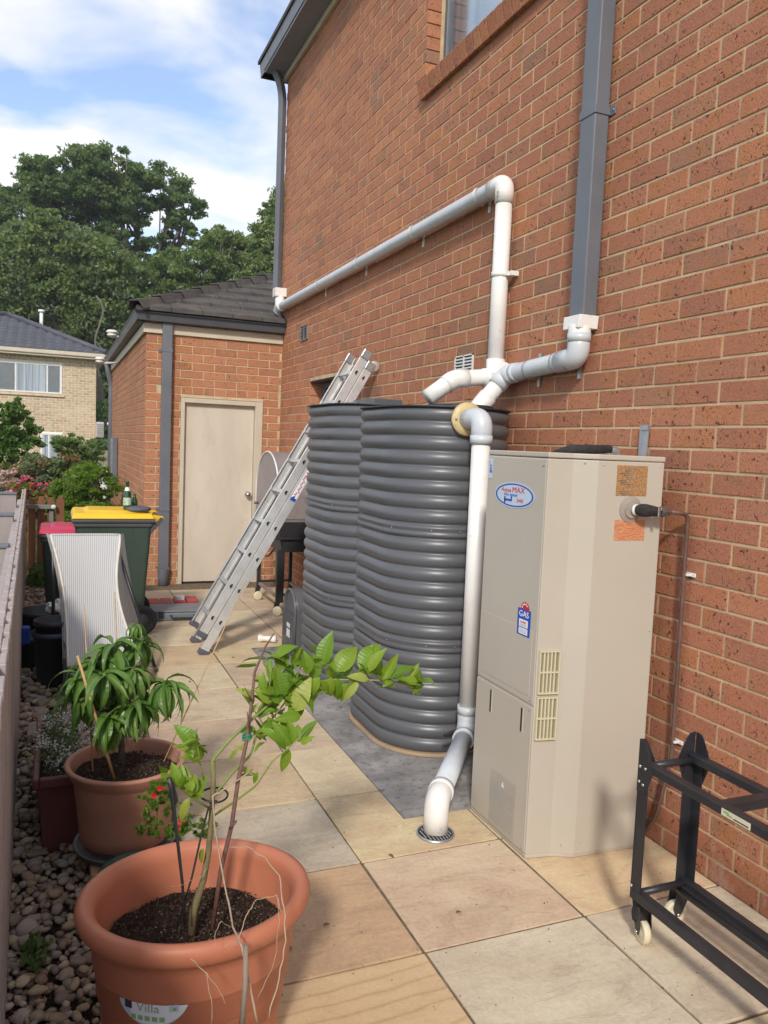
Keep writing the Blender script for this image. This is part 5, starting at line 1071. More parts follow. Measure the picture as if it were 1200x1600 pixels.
LV = [(504,1040,516,984,1.95,.01,0,1.15),(482,1053,476,1016,1.93,.0,0,1.1),(526,1050,558,1003,1.95,0,1,1.2),(562,1046,594,996,1.96,.01,1,1.1),(577,1050,601,1010,1.93,-.01,0,.95),(590,1058,595,1025,1.97,.0,0,.9),(598,1063,623,1020,1.92,0,2,.8),(608,1060,650,1036,1.91,0,0,.75),(640,1062,656,1036,1.93,.01,2,.8),(642,1068,668,1062,1.90,0,0,.8),(618,1066,652,1078,1.90,0,2,.6),(576,1062,544,1052,1.94,0,'p',1.0),
 (462,1112,482,1058,1.93,-.02,'p',1.15),(470,1118,430,1124,1.92,-.02,0,.95),(440,1092,434,1042,1.95,.0,0,1.2),(452,1088,452,1040,1.96,.02,1,1.15),(424,1098,398,1076,1.95,0,0,1.0),(512,1042,500,1038,1.96,0,'p',.9),(508,1050,528,1060,1.97,.02,1,1.1),(518,1058,512,1095,1.96,.0,1,1.0),(530,1060,520,1100,1.97,.0,1,1.1),(545,1064,530,1098,1.98,0,0,1.0),(560,1064,534,1100,1.95,0,'p',.7),(480,1070,494,1110,1.97,0,1,1.2),(490,1080,500,1065,1.98,.02,0,1.2),
 (455,1165,427,1128,1.86,0,0,1.1),(458,1163,452,1122,1.85,.01,0,1.0),(468,1160,464,1128,1.86,.02,1,1.1),(472,1156,494,1122,1.85,0,0,1.05),(470,1162,490,1150,1.84,-.02,0,1.0),(450,1168,440,1210,1.86,.0,0,.85),(447,1172,424,1140,1.85,.0,1,1.0),(430,1150,405,1135,1.87,.02,1,.95),
 (400,1140,374,1140,1.95,0,1,1.0),(396,1100,380,1075,1.97,.0,0,.9),(398,1090,370,1072,1.97,0,'p',.9),(405,1098,385,1120,1.96,0,'p',.6),(412,1082,410,1050,1.96,0,0,1.0),(418,1074,398,1048,1.97,0,'p',.9),(424,1064,421,1028,1.97,.01,0,.8),(428,1060,412,1032,1.98,.0,0,.7),(446,1080,450,1038,1.97,0,0,1.1),(460,1084,470,1048,1.97,0,1,1.0),
 (268,1222,252,1206,1.85,0,0,1.2),(276,1228,270,1190,1.85,.01,0,1.15),(282,1230,284,1192,1.86,.01,0,1.0),(288,1236,292,1196,1.87,.01,1,1.0),(296,1244,306,1210,1.86,-.01,0,1.1),(304,1250,318,1208,1.88,0,1,1.1),(296,1246,276,1290,1.85,-.01,'p',.75),(268,1224,254,1208,1.83,0,1,1.1),(308,1165,274,1130,1.88,.0,1,1.0),(314,1192,282,1174,1.87,.0,1,1.0),(318,1325,312,1290+62,1.88,0,0,.7),
 (366,1200,402,1205,1.94,-.03,'p',.7),(402,1206,396,1226,1.9,0,0,.9),(375,1212,396,1210,1.92,0,0,.6),(372,1170,356,1190,1.95,0,0,.6),(376,1168,384,1160,1.95,0,'p',.9),(380,1172,366,1162,1.95,0,'p',.8),
 (436,1100,428,1070,1.94,0,0,1.2),(446,1104,470,1075,1.95,0,1,1.15),(430,1110,410,1110,1.93,0,1,1.0),(490,1062,492,1020,1.96,0,0,1.2),(498,1066,522,1085,1.95,0,1,1.1),(476,1076,456,1060,1.94,0,0,1.2),(535,1058,548,1020,1.97,0,0,1.2),(500,1058,482,1090,1.93,0,0,1.2),(548,1060,560,1090,1.96,0,1,.9),(470,1090,460,1130,1.95,0,1,1.1),(440,1118,452,1150,1.93,0,0,1.0),(418,1120,432,1155,1.95,0,0,.9)]
for v in LV: cleaf(*v)
for i in range(95):
    pts_ = br_[cl.choice('aaccf')][0]; j = cl.randrange(3, len(pts_)) if len(pts_) > 4 else cl.randrange(1, len(pts_)); p = pts_[j]+Vector((cl.uniform(-.03,.03), cl.uniform(-.03,.05), cl.uniform(-.02,.02)))
    d = Vector((cl.uniform(-1,1), cl.uniform(-.8,.8), cl.uniform(-.3,1))).normalized(); s = cl.uniform(.04,.085)
    place('leaf', lm[cl.randrange(3)], ct, p, orient(d, cl.uniform(-.6,.6)), (s, s*1.05, s))
for i in range(16):
    p = br_[cl.choice('dde')][0]; p = p[cl.randrange(1, len(p))]+Vector((cl.uniform(-.02,.02), cl.uniform(-.03,.03), cl.uniform(-.01,.03))); d = Vector((cl.uniform(-1,.4), cl.uniform(-.6,.6), cl.uniform(-.1,1))).normalized(); s = cl.uniform(.035,.06)
    place('leaf', lm[cl.randrange(3)], ct, p, orient(d, cl.uniform(-.6,.6)), (s, s*1.05, s))
# its stakes, ties, dry stems
t = thing('twig_stake', 'purple brown twig stake standing upright among the citrus branches', 'stake', tuple(A_(340,1440,1.88)))
pts_ = [A_(332,1452,1.87), A_(345,1360,1.87), A_(362,1290,1.86), A_(372,1220,1.88), A_(385,1160,1.92), A_(393,1100,1.95), A_(398,1050,1.98), A_(415,1010,2.0), A_(428,990,2.02)]
obj('stem', MB().tube(pts_, [.006,.0058,.0056,.0054,.005,.0045,.0036,.0026,.0015], 8), M['twig'], t)
obj('side_twig', MB().tube([A_(359,1295,1.86), A_(369,1283,1.85)], [.004,.003], 8), M['twig'], t)
for (a_, b_) in (((390,1140),(386,1112)), ((372,1215),(378,1190)), ((393,1095),(383,1075))): obj('side_twig', MB().tube([A_(*a_,1.92), A_(*b_,1.92)], [.0025,.0012], 6), M['twig'], t)
tie = MB()
for k in range(3): tie.tube([Vector((.0,0,0))+A_(386,1148+k*3,1.93)+Vector((.011*math.cos(a*.7), .011*math.sin(a*.7), .003*math.sin(a))) for a in range(10)], .002, 6)
solo('green_tie', tie, base('green twine', (.01,.22,.10), .6)[0], 'green garden tie binding the purple twig to the citrus branch', 'garden tie', tuple(A_(386,1150,1.93)))
hoop = [A_(276,1450,1.86), A_(300,1370,1.86), A_(318,1290,1.87), A_(326,1262,1.88)]
for k in range(22):
    a = R(-95)+k*R(17.5); c = A_(335,1243,1.90); hoop.append(c+Vector((math.cos(a)*.033, math.sin(a)*.028, .004*k/22+.006*math.sin(a))))
solo('wire_stake', MB().tube(hoop, .0026, 8), M['blackplastic'], 'thin black wire stake with a loop around the citrus trunk', 'stake', tuple(A_(276,1450,1.86)))
t = thing('plastic_stake', 'flat black plastic stake left of the looped wire in the foreground pot', 'stake', tuple(A_(285,1440,1.84)))
obj('shaft', MB().tube([A_(289,1445,1.84), A_(285,1380,1.84), A_(277,1310,1.84), A_(268,1235,1.83), A_(264,1215,1.83)], [.003,.0035,.004,.0055,.006], 6), M['blackplastic'], t)
obj('blade', MB().prism([A_(262,1222,1.835), A_(272,1222,1.835), A_(279,1252,1.835), A_(272,1262,1.835)], (0,.003,0)), M['blackplastic'], t)
t = thing('dry_stems', 'tangle of bleached dry root stems drooping over the foreground pot rim', 'dry stems', tuple(A_(345,1300,1.84)))
def wob(pts_, r0, r1, m, amp=.004, sd=0):
    q_ = random.Random(sd); pp = []
    for a, b in zip(pts_, pts_[1:]):
        for i in range(4):
            f = i/4; pp.append(a*(1-f)+b*f+Vector((q_.uniform(-1,1), q_.uniform(-1,1), q_.uniform(-1,1)))*amp)
    pp.append(pts_[-1]); n = len(pp); obj('stem', MB().tube(pp, [.8*(r0+(r1-r0)*i/(n-1))+q_.uniform(-.0002,.0002) for i in range(n)], 7), m, t)
wob([A_(395,1203,1.90), A_(352,1232,1.84), A_(333,1243,1.83), A_(334,1275,1.83), A_(340,1325,1.82), A_(355,1400,1.80), A_(365,1450,1.68), A_(378,1480,1.60), A_(390,1540,1.58), A_(402,1598,1.57)], .0022, .0032, M['dry'], .0015, 1)
wob([A_(355,1325,1.84), A_(385,1323,1.80), A_(415,1340,1.74), A_(436,1370,1.68), A_(444,1420,1.63), A_(446,1470,1.60), A_(436,1530,1.58), A_(420,1590,1.56)], .0014, .0022, M['dry'], .0022, 2)
wob([A_(362,1448,1.7), A_(345,1440,1.66), A_(336,1462,1.63), A_(335,1478,1.61)], .0012, .0006, M['dry'], .002, 3)
wob([A_(372,1470,1.63), A_(385,1430,1.64), A_(400,1405,1.66), A_(432,1400,1.65), A_(440,1425,1.63)], .0014, .0009, M['dry'], .002, 4)
wob([A_(298,1500,1.60), A_(322,1520,1.6), A_(330,1560,1.58), A_(330,1600,1.57)], .001, .0012, M['dry'], .002, 5)
wob([A_(322,1520,1.6), A_(340,1545,1.6), A_(352,1568,1.59)], .0014, .0008, M['dry'], .002, 6)
wob([A_(268,1385,1.80), A_(290,1380,1.83), A_(315,1370,1.87), A_(322,1358,1.88)], .0006, .001, M['dry'], .002, 7)
wob([A_(372,1480,1.6), A_(362,1470,1.6), A_(350,1482,1.6)], .001, .0006, M['dry'], .002, 8)
wob([A_(430,1395,1.66), A_(436,1440,1.62), A_(430,1500,1.6), A_(402,1560,1.58)], .0008, .0008, M['dry'], .003, 9)
solo('wooden_stick', MB().tube([A_(378,1602,1.55), A_(383,1540,1.56), A_(384,1476,1.57)], [.0065,.006,.0055], 8), M['oldwood'], 'weathered grey stick standing outside the foreground pot', 'stick', tuple(A_(380,1600,1.55)))

# mango plant
mg = thing('mango_plant', 'bushy mango plant with long drooping leaves in the faded terracotta pot', 'plant', (P2.x, P2.y, .335))
clusters = [(176,1010,2.98,1.15,18),(150,1030,2.95,1.0,12),(163,1052,2.86,1.1,16),(207,1046,2.90,1.0,14),(258,1066,2.92,1.05,16),(212,1097,2.84,1.0,14),(168,1122,2.84,.9,11),(126,1060,2.92,1.0,13),(120,1090,2.90,.8,9),(215,1005,3.06,1.0,12),(190,1060,3.05,1.0,12),(214,975,3.05,.55,9),(140,1075,3.0,1.0,12),(188,1100,2.95,.9,10),(176,1128,2.90,.85,9)]
mlm = [leaf_mesh('leaf', M['mangoleaf'], W=.19, droop=1.05, fold=.05, n=9, wav=.012), leaf_mesh('leaf', M['mangoleaf'], W=.17, droop=.9, fold=.06, n=9, wav=.015, twist=.5), leaf_mesh('leaf', M['mangoleaf'], W=.21, droop=1.2, fold=.04, n=9, wav=.010, twist=-.4)]
mr = random.Random(5); P_ = [A_(190,1190,2.98), A_(190,1150,2.98), A_(188,1100,3.0)]
obj('trunk', MB().tube(P_, [.013,.011,.009], 8), M['bark'], mg)
for px, py, Y, s, n in clusters:
    c = A_(px, py, Y); st = P_[2]+Vector((0,0,-.02)); mid = (st+c)/2+Vector((0,0,-.03)); sb_ = obj('branch', MB().tube(fillet([st, mid, c], .05, 4), [.006]*5+[.005]*2, 6), M['stem'], mg)
    n = int(n*1.75)
    for k in range(n):
        a = 2*math.pi*(k+mr.uniform(-.3,.3))/n*1.0+mr.uniform(0,.4); el = mr.uniform(-.2,.45) if k % 3 == 0 else mr.uniform(-1.1,-.25)
        d = Vector((math.cos(a)*math.cos(el), math.sin(a)*math.cos(el), math.sin(el))); L_ = mr.uniform(.115,.175)*s
        place('leaf', mlm[mr.randrange(3)], mg, c+Vector((mr.uniform(-.006,.006), mr.uniform(-.006,.006), mr.uniform(-.025,.006))), orient(d, mr.uniform(-.35,.35)), (L_, L_*mr.uniform(.85,1.15), L_))
for i, (a_, b_, Ya, Yb, lab) in enumerate((((121,1025),(179,1218),2.80,2.84,'thick bamboo cane leaning left across the mango plant'), ((256,1190),(385,905),2.90,3.02,'long thin cane leaning right from the faded terracotta pot'), ((131,945),(145,1205),3.05,2.92,'slim straight cane standing up through the left of the mango'), ((179,925),(186,990),3.1,3.05,'short cane tip showing above the top of the mango'))):
    p_, q_ = A_(*b_, Yb) if i != 1 else A_(*a_, Ya), A_(*a_, Ya) if i != 1 else A_(*b_, Yb)
    if i == 3: p_ = A_(190, 1180, 3.0)
    solo('bamboo_cane', MB().tube([p_, (p_+q_)/2, q_], [.0052,.005,.0045] if i == 0 else [.0026,.0024,.002], 8), M['bamboo'], lab, 'garden cane', tuple(p_))
# low leafy things
def foliage(name, parent, m, n, pos, size, seed=0, asp=.55, kind='stuff', dirv=None):
    rg_ = np.random.RandomState(seed); P = pos(rg_, n); n = len(P)
    d = rg_.normal(size=(n,3)); 
    if dirv is not None: d = d*dirv[1]+np.array(dirv[0])
    d /= np.linalg.norm(d, axis=1)[:,None]; e = rg_.normal(size=(n,3)); e -= (e*d).sum(1)[:,None]*d; e /= np.linalg.norm(e, axis=1)[:,None]
    f_ = np.cross(d, e); s = size*rg_.uniform(.6,1.35,(n,1)); w = s*asp/2
    V = np.stack([P-d*s/2, P+e*w+f_*s*.08, P+d*s/2, P-e*w+f_*s*.08], 1).reshape(-1,3)
    off = ROOT[parent.name] if parent else Vector((0,0,0)); V = V-np.array(off)
    me = bpy.data.meshes.new(name); me.vertices.add(len(V)); me.vertices.foreach_set('co', V.ravel()); me.loops.add(n*4); me.loops.foreach_set('vertex_index', np.arange(n*4)); me.polygons.add(n)
    me.polygons.foreach_set('loop_start', np.arange(n)*4); me.polygons.foreach_set('loop_total', np.full(n, 4)); me.update(calc_edges=True); me.materials.append(m)
    o = bpy.data.objects.new(name, me); COL.objects.link(o); o.parent = parent; ROOT[o.name] = off
    return tag(o, kind=kind)
def blob(c, r, shell=.5):
    c = np.array(c); r = np.array(r)
    def f(rg_, n):
        d = rg_.normal(size=(n,3)); d /= np.linalg.norm(d, axis=1)[:,None]; q_ = rg_.uniform(shell, 1, (n,1))**.7; return c+d*q_*r
    return f
def clumps(cs, k):      # points gathered in sub-clumps through several ellipsoids
    def f(rg_, n):
        out = []; w = np.array([c[1][0]*c[1][2] for c in cs]); w = w/w.sum()
        for (c, r), wi in zip(cs, w):
            m_ = max(1, int(n*wi)); nc = max(3, int(k*wi)); d = rg_.normal(size=(nc,3)); d /= np.linalg.norm(d, axis=1)[:,None]
            cc = np.array(c)+d*(rg_.uniform(.25,1,(nc,1))**.5)*np.array(r); idx = rg_.randint(0, nc, m_); dd = rg_.normal(size=(m_,3)); dd /= np.linalg.norm(dd, axis=1)[:,None]
            rs = (np.mean(r)*rg_.uniform(.12,.30,nc))[idx][:,None]; q_ = dd*(rg_.uniform(.1,1.15,(m_,1)))*rs*np.array([[1.15,1.15,.62]]); out.append(cc[idx]+q_)
        return np.concatenate(out)
    return f
t = thing('white_alyssum', 'bushy white flowered alyssum filling the burgundy planter box', 'flowers', (0, 3.5, .26))
foliage('foliage', t, M['leafgrey'], 2600, blob((.02,3.42,.32), (.10,.34,.085), .1), .016, 3, .3)
foliage('flowers', t, M['flowerwhite'], 1500, lambda g_, n: clumps([((.03,3.40,.355), (.105,.34,.06))], 70)(g_, n), .0085, 4, .9)
t = thing('red_flower_plant', 'small spiky green plant with red flowers in the low green pot', 'flowers', (.30, 2.60, .11))
pr = []
for (px, py) in ((245,1232),(232,1255),(258,1258),(225,1285),(250,1290),(275,1290),(300,1292),(318,1296)): pr.append((tuple(A_(px,py,2.5)), (.040,.04,.042)))
foliage('foliage', t, M['leaflime'], 4200, clumps(pr, 90), .018, 6, .22)
for px, py in ((250,1232),(241,1243),(283,1282),(278,1292)): obj('flower', MB().lathe([(0,0),(.007,.002),(.009,.008),(.004,.006),(0,.004)], A_(px,py,2.44), 6, smooth=False, axis=(-.3,-1,.4)), M['flowerred'], t)
for (a_, b_) in (((245,1310),(246,1235)), ((258,1310),(280,1285)), ((250,1310),(228,1262))): obj('stem', MB().tube([A_(*a_,2.58), A_(*b_,2.5)], .0022, 6), M['greentwig'], t)
t = thing('pebble_weed', 'small green weed growing in the pebbles against the fence', 'weed', (-.06, 2.45, -.01))
foliage('foliage', t, M['leafdark'], 130, blob((-.05,2.47,.02), (.045,.10,.03), .1), .035, 9, .5)

# ------------------------------------------------------------------ clutter along the fence
def bucket(label, c, r, h, m, rim=None, group='black nursery pots by the fence'):
    t = thing('nursery_pot', label, 'pot', c, group)
    obj('shell', MB().lathe([(0,.004),(r*.74,.004),(r*.76,.01),(r*.95,h-.03),(r*1.04,h-.03),(r*1.04,h),(r*.97,h),(r*.72,.02),(0,.02)], c, 36), m, t)
    if rim: obj('rim_band', MB().lathe([(r*1.045,h-.025),(r*1.06,h-.02),(r*1.06,h-.002),(r*1.0,h+.002)], c, 36), rim, t)
navy = worn('navy plastic', (.02,.03,.07), (.03,.04,.09), .5, 8)
bucket('tall black pot with a navy rim standing nearest among the stacked pots', (-.02, 5.35, -.03), .125, .36, M['blackplastic'], navy)
bucket('black pot nested inside the tall navy rimmed pot', (-.02, 5.36, .10), .115, .30, M['blackplastic'])
bucket('wide black tub behind the nested black pots', (-.10, 6.15, -.03), .16, .33, M['blackplastic'])
bucket('black pot tilted behind the mesh chair, left of its seat', (-.17, 5.75, -.03), .11, .24, M['blackplastic'])
solo('blue_scoop', MB().box((-.225, 5.60, .18), (-.165, 5.66, .30)), M['bluep'], 'bright blue plastic scoop hooked beside the black pots', 'scoop', (-.2, 5.63, .18), bevel=.012)
solo('green_bag', MB().lathe([(0,0),(.09,.01),(.11,.05),(.07,.09),(0,.10)], (-.02, 7.6, -.03), 14), base('teal plastic bag', (.02,.16,.11), .5)[0], 'crumpled teal bag on the pebbles near the brown palings', 'bag', (-.02, 7.6, -.03))
t = thing('crumpled_bag', 'crumpled clear and white plastic bag on the wide black tub', 'bag', (-.03, 6.1, .3)); cb = bmesh.new(); bmesh.ops.create_icosphere(cb, subdivisions=3, radius=.09)
for v in cb.verts: v.co *= 1+.5*mnoise.noise(v.co*22); v.co.z *= .6; v.co += Vector((.02,6.1,.33))-ROOT[t.name]
me = bpy.data.meshes.new('bag'); cb.to_mesh(me); cb.free(); me.materials.append(M['whiteplastic']); o = bpy.data.objects.new('bag', me); COL.objects.link(o); o.parent = t
bucket('empty black pot on the pebbles beside the white flowers', (.045, 4.18, -.03), .105, .20, M['blackplastic'])
bucket('small grey pot showing behind the faded terracotta pot', (.43, 3.55, 0), .07, .13, M['dp'], group=None)
solo('wood_offcut', MB().hexa([(-.14,4.30,-.01),(.04,4.36,-.01),(.04,4.55,-.01),(-.14,4.50,-.01)], [(-.14,4.30,.035),(.04,4.36,.035),(.04,4.55,.035),(-.14,4.50,.035)]), M['oldwood'], 'weathered timber offcut lying on the pebbles by the fence', 'timber', (-.05,4.4,0), bevel=.004)
solo('stone_piece', MB().hexa([(-.09,3.93,-.01),(-.035,3.90,-.01),(-.03,4.05,-.01),(-.09,4.06,-.01)], [(-.088,3.94,.12),(-.04,3.92,.11),(-.035,4.03,.12),(-.085,4.04,.13)]), M['oldwood'], 'short upright timber end beside the burgundy planter box', 'timber', (-.06,3.98,0), bevel=.005)

# ------------------------------------------------------------------ boundary fence on the left
fx = lambda y: -.062-.0275*y
fence = thing('boundary_fence', 'low grey brown paling fence running along the left edge of the pebbles', 'fence', (-.2, 4, 0))
fr_ = random.Random(12); y = -.6; k = 0; FH = .955
pm = None
while y < 9.35:
    w_ = .100; x = fx(y)-(.0 if k % 2 else .021); h = FH+fr_.uniform(-.006,.006)
    b_ = MB().hexa([(x-.019,y,-.10),(x,y,-.10),(x-.0275*w_-.001,y+w_+.028,-.10),(x-.019-.0275*w_,y+w_+.028,-.10)], [(x-.019,y,h),(x,y,h),(x-.0275*w_-.001,y+w_+.028,h),(x-.019-.0275*w_,y+w_+.028,h)])
    obj('paling', b_, M['paling'], fence, bevel=.003, seg=1)
    y += w_; k += 1
for zr in (.20, .78):
    obj('rail', MB().hexa([(fx(-.6)-.085,-.6,zr),(fx(-.6)-.042,-.6,zr),(fx(9.35)-.042,9.35,zr),(fx(9.35)-.085,9.35,zr)], [(fx(-.6)-.085,-.6,zr+.07),(fx(-.6)-.042,-.6,zr+.07),(fx(9.35)-.042,9.35,zr+.07),(fx(9.35)-.085,9.35,zr+.07)]), M['paling'], fence)
cp = MB().hexa([(fx(-.6)-.050,-.6,FH-.01),(fx(-.6)-.041,-.6,FH-.01),(fx(9.35)-.041,9.35,FH-.01),(fx(9.35)-.050,9.35,FH-.01)], [(fx(-.6)-.050,-.6,FH-.001),(fx(-.6)-.041,-.6,FH-.001),(fx(9.35)-.041,9.35,FH-.001),(fx(9.35)-.050,9.35,FH-.001)])
for yy, hh in ((5.45, .86), (7.0, .91), (8.3, .99), (3.6, .84), (1.6, .84)):
    x = fx(yy)-.08; po = obj('fence_post', MB().box((x-.14, yy, -.3), (x, yy+.12, hh-.012)), M['palingtop'], fence, bevel=.003)
    obj('post_cap', MB().box((x-.155, yy-.012, hh-.012), (x+.005, yy+.132, hh+.006)), M['dp'], po, bevel=.003)
t = thing('brown_paling_fence', 'short brown timber paling fence with a grey rail at the pebble strip end', 'fence', (-.1, 9.5, 0))
for k in range(4):
    x = -.31+k*.098
    obj('paling', MB().prism([(x,9.5,-.1),(x+.082,9.5,-.1),(x+.082,9.5,.79),(x+.065,9.5,.86+.015*(k % 2)),(x+.017,9.5,.86+.015*(k % 2)),(x,9.5,.79)], (0,.018,0)), M['brownpaling'], t, bevel=.002, seg=1)
obj('rail', MB().box((-.33,9.43,.74),(-.02,9.47,.785)), M['fencerail'], t, bevel=.003); obj('rail_end', MB().lathe([(0,0),(.026,0),(.026,.008),(0,.01)], (-.045,9.428,.762), 14, axis=(0,-1,0)), M['whiteplastic'], t)
obj('post', MB().box((-.09,9.47,-.1),(-.045,9.515,.76)), M['fencerail'], t, bevel=.003)
# ------------------------------------------------------------------ garden beyond the fence
def shrub(name, label, cat, base_, blobs, m, n, size, seed, k=60, asp=.55, extra=None, group=None, trunk=None):
    t = thing(name, label, cat, base_, group)
    foliage('foliage', t, m, n, clumps(blobs, k), size, seed, asp)
    bx, by, bz = base_; st = MB(); q_ = random.Random(seed)
    for c, r in blobs[:5]:
        st.tube(fillet([(bx+q_.uniform(-.08,.08), by, bz), ((bx+c[0])/2+q_.uniform(-.1,.1), (by+c[1])/2, (bz+c[2])/2), c], .2, 3), [.03,.028,.024,.022,.02,.012][:6] if 0 else .02, 6)
    obj('stem', st, M['bark'], t)
    for mm, nn, ss, bb in (extra or []): foliage('flowers' if 'flower' in mm else 'new_leaves', t, M[mm], nn, clumps(bb, 40), ss, seed+50, .8)
    return t
def PT(px, py, Y): return tuple(at(px, py, Y))
Y = 15.0
shrub('shrub', 'tall dark glossy green shrub at the left edge in front of the cream house', 'shrub', (-1.0, Y, gz(-1.0,Y)), [(PT(25,670,Y), (.36,.4,.42)), (PT(30,640,Y), (.28,.3,.25)), (PT(20,710,Y), (.52,.5,.35)), (PT(5,660,Y), (.4,.4,.5)), (PT(45,695,Y), (.24,.3,.22))], M['leafshrub'], 9000, .085, 31, 110)
Y = 13.0
shrub('shrub', 'grey green wispy bush in the middle of the garden with coppery tips', 'shrub', (.15, Y, gz(.15,Y)), [(PT(60,740,Y), (.42,.5,.30)), (PT(95,735,Y), (.40,.5,.28)), (PT(75,770,Y), (.55,.5,.30)), (PT(40,760,Y), (.30,.4,.25)), (PT(110,760,Y), (.3,.4,.25))], M['leafgrey'], 20000, .06, 32, 180, .34, [('leafbronze', 900, .05, [(PT(50,728,Y), (.45,.4,.12)), (PT(95,718,Y), (.3,.3,.1)), (PT(30,745,Y), (.2,.3,.15))])])
Y = 16.0
shrub('shrub', 'rounded green bush beside the lower window of the cream house', 'shrub', (.9, Y, gz(.9,Y)), [(PT(120,700,Y), (.34,.4,.22)), (PT(105,695,Y), (.28,.4,.22)), (PT(135,715,Y), (.32,.4,.24)), (PT(120,735,Y), (.45,.4,.3)), (PT(148,725,Y),(.22,.3,.25))], M['leafmid'], 12000, .065, 33, 130, .42, [('leafbronze', 250, .05, [(PT(138,722,Y), (.15,.3,.1))])])
Y = 11.2
shrub('fern_bush', 'bright lime green feathery bush behind the yellow lidded bin', 'bush', (.45, Y, gz(.45,Y)), [(PT(140,765,Y), (.45,.4,.34)), (PT(115,785,Y), (.38,.4,.3)), (PT(150,750,Y), (.28,.4,.2)), (PT(120,800,Y), (.34,.4,.28)), (PT(150,800,Y), (.32,.4,.3)), (PT(105,815,Y), (.3,.4,.3))], M['leaflime'], 26000, .06, 34, 190, .26)
Y = 12.0
shrub('rose_bush', 'rose bush with crimson pink blooms and yellowing leaves behind the brown palings', 'rose bush', (-.2, Y, gz(-.2,Y)), [(PT(45,770,Y), (.26,.3,.2)), (PT(75,790,Y), (.26,.3,.22)), (PT(60,815,Y), (.4,.4,.3)), (PT(30,790,Y), (.25,.3,.2)), (PT(85,815,Y), (.2,.3,.25))], M['leafyellow'], 3600, .055, 35, 70, .6, [('flowerpink', 330, .045, [(PT(42,748,Y), (.09,.15,.06)), (PT(38,762,Y), (.2,.2,.09)), (PT(66,760,Y), (.10,.15,.06)), (PT(76,757,Y), (.06,.1,.05)), (PT(28,772,Y), (.12,.2,.08))]), ('leafbronze', 900, .05, [(PT(75,785,Y), (.25,.3,.2))])])
Y = 12.6
shrub('pale_flower_bush', 'airy bush of faded pale pink flowers at the left edge of the garden', 'bush', (-.9, Y, gz(-.9,Y)), [(PT(5,755,Y), (.30,.3,.22)), (PT(18,775,Y), (.25,.3,.2)), (PT(2,790,Y), (.3,.3,.25))], M['leafgrey'], 3000, .045, 36, 60, .25, [('flowerpale', 2400, .04, [(PT(8,745,Y), (.28,.3,.2)), (PT(20,765,Y), (.25,.3,.18)), (PT(4,775,Y), (.2,.3,.15))]), ('flowermag', 160, .05, [(PT(4,792,Y), (.12,.2,.09)), (PT(12,785,Y), (.08,.1,.05))])])
Y = 10.2
shrub('low_shrub', 'low deep green shrub just behind the fence posts', 'shrub', (-.75, Y, gz(-.75,Y)), [(PT(10,815,Y), (.26,.3,.16)), (PT(5,840,Y), (.3,.4,.2)), (PT(15,850,Y), (.2,.3,.2))], M['leafdark'], 4200, .06, 37, 60, .6)
t = thing('creeper', 'dark ivy like creeper growing on the pebbles before the brown palings', 'creeper', (-.15, 9.0, -.05))
foliage('foliage', t, M['leafshrub'], 1200, blob((-.15,8.9,.08), (.16,.30,.16), .1), .035, 41, .7)
foliage('flowers', t, M['flowerred'], 12, blob((-.06,8.9,.18), (.06,.20,.04), .1), .02, 42, .8)

# ------------------------------------------------------------------ the cream house beyond
NY = 29.0; NZ = gz(0, NY)
nh = thing('cream_house', 'two storey cream brick house with blue grey tiled roof beyond the garden', 'house', (-2, NY+3, NZ))
NX1 = 1.16; NO = [(-2.05, .10, 2.88, 3.86), (-.55, .12, .30, 1.55)]
mb = MB(); mb.box((-9, NY+.01, NZ-.2), (NX1-.004, NY+9, 4.15)); nwall = obj('wall', mb, M['nmortar'], nh)
br = lay(-7.5, NX1, 55, -.50, .03, [(a-.0, b+.0, c, d) for a, b, c, d in NO]); nb = MB()
for u, z, L in br:
    nb.box((u-L/2+.004, NY-.003, z-.034), (u+L/2-.004, NY+.03, z+.034))
obj('brickwork', nb, M['nbrick'], nwall, kind='stuff')
whitef = M['whiteplastic']
for (a, b, c, d), muls in ((NO[0], (-1.32, -.36)), (NO[1], (-.30,))):
    f = MB(); y_ = NY-.02
    for q_ in (((a,y_,c),(a+.05,NY+.05,d)), ((b-.05,y_,c),(b,NY+.05,d)), ((a+.05,y_,c),(b-.05,NY+.05,c+.05)), ((a+.05,y_,d-.05),(b-.05,NY+.05,d))): f.box(*q_)
    for m_ in muls: f.box((m_-.025,y_+.004,c+.05), (m_+.025,NY+.05,d-.05))
    w = obj('window', f, whitef, nh)
    xs_ = [a+.05]+list(muls)+[b-.05]
    for i_ in range(len(xs_)-1): obj('pane', MB().add([(xs_[i_]+.02,NY-.006,c+.05),(xs_[i_+1]-.02,NY-.006,c+.05),(xs_[i_+1]-.02,NY-.006,d-.05),(xs_[i_]+.02,NY-.006,d-.05)], [(0,1,2,3)]), M['glass'], w)
    obj('curtain', MB().box((a+.04,NY-.0028,c+.04), (b-.04,NY+.0,d-.04)), M['curtain'], w)
    for i_ in ((0, 2) if len(muls) == 2 else ()): obj('fly_screen', MB().box((xs_[i_]+.02,NY-.0045,c+.05), (xs_[i_+1]-.02,NY-.0035,d-.05)), M['screen'], w)
    obj('window_sill', MB().prism([(a-.06,NY-.06,c-.10),(a-.06,NY+.02,c-.10),(a-.06,NY+.02,c-.005),(a-.06,NY-.04,c-.02)], (b-a+.12,0,0)), M['nbrick'], nh)
ex1, ey0, ez = NX1+.33, NY-.42, 4.24
obj('eave', MB().box((-9, ey0+.06, 4.10), (ex1-.05, NY+9, 4.16)), M['fascia'], nh)
obj('gutter', MB().box((-9, ey0, 4.16), (ex1, ey0+.1, 4.30)).box((ex1-.1, ey0+.1, 4.16), (ex1, NY+9, 4.30)), M['frame'], nh, bevel=.02)
rp = .43; rt_ = MB(); T = 3.2
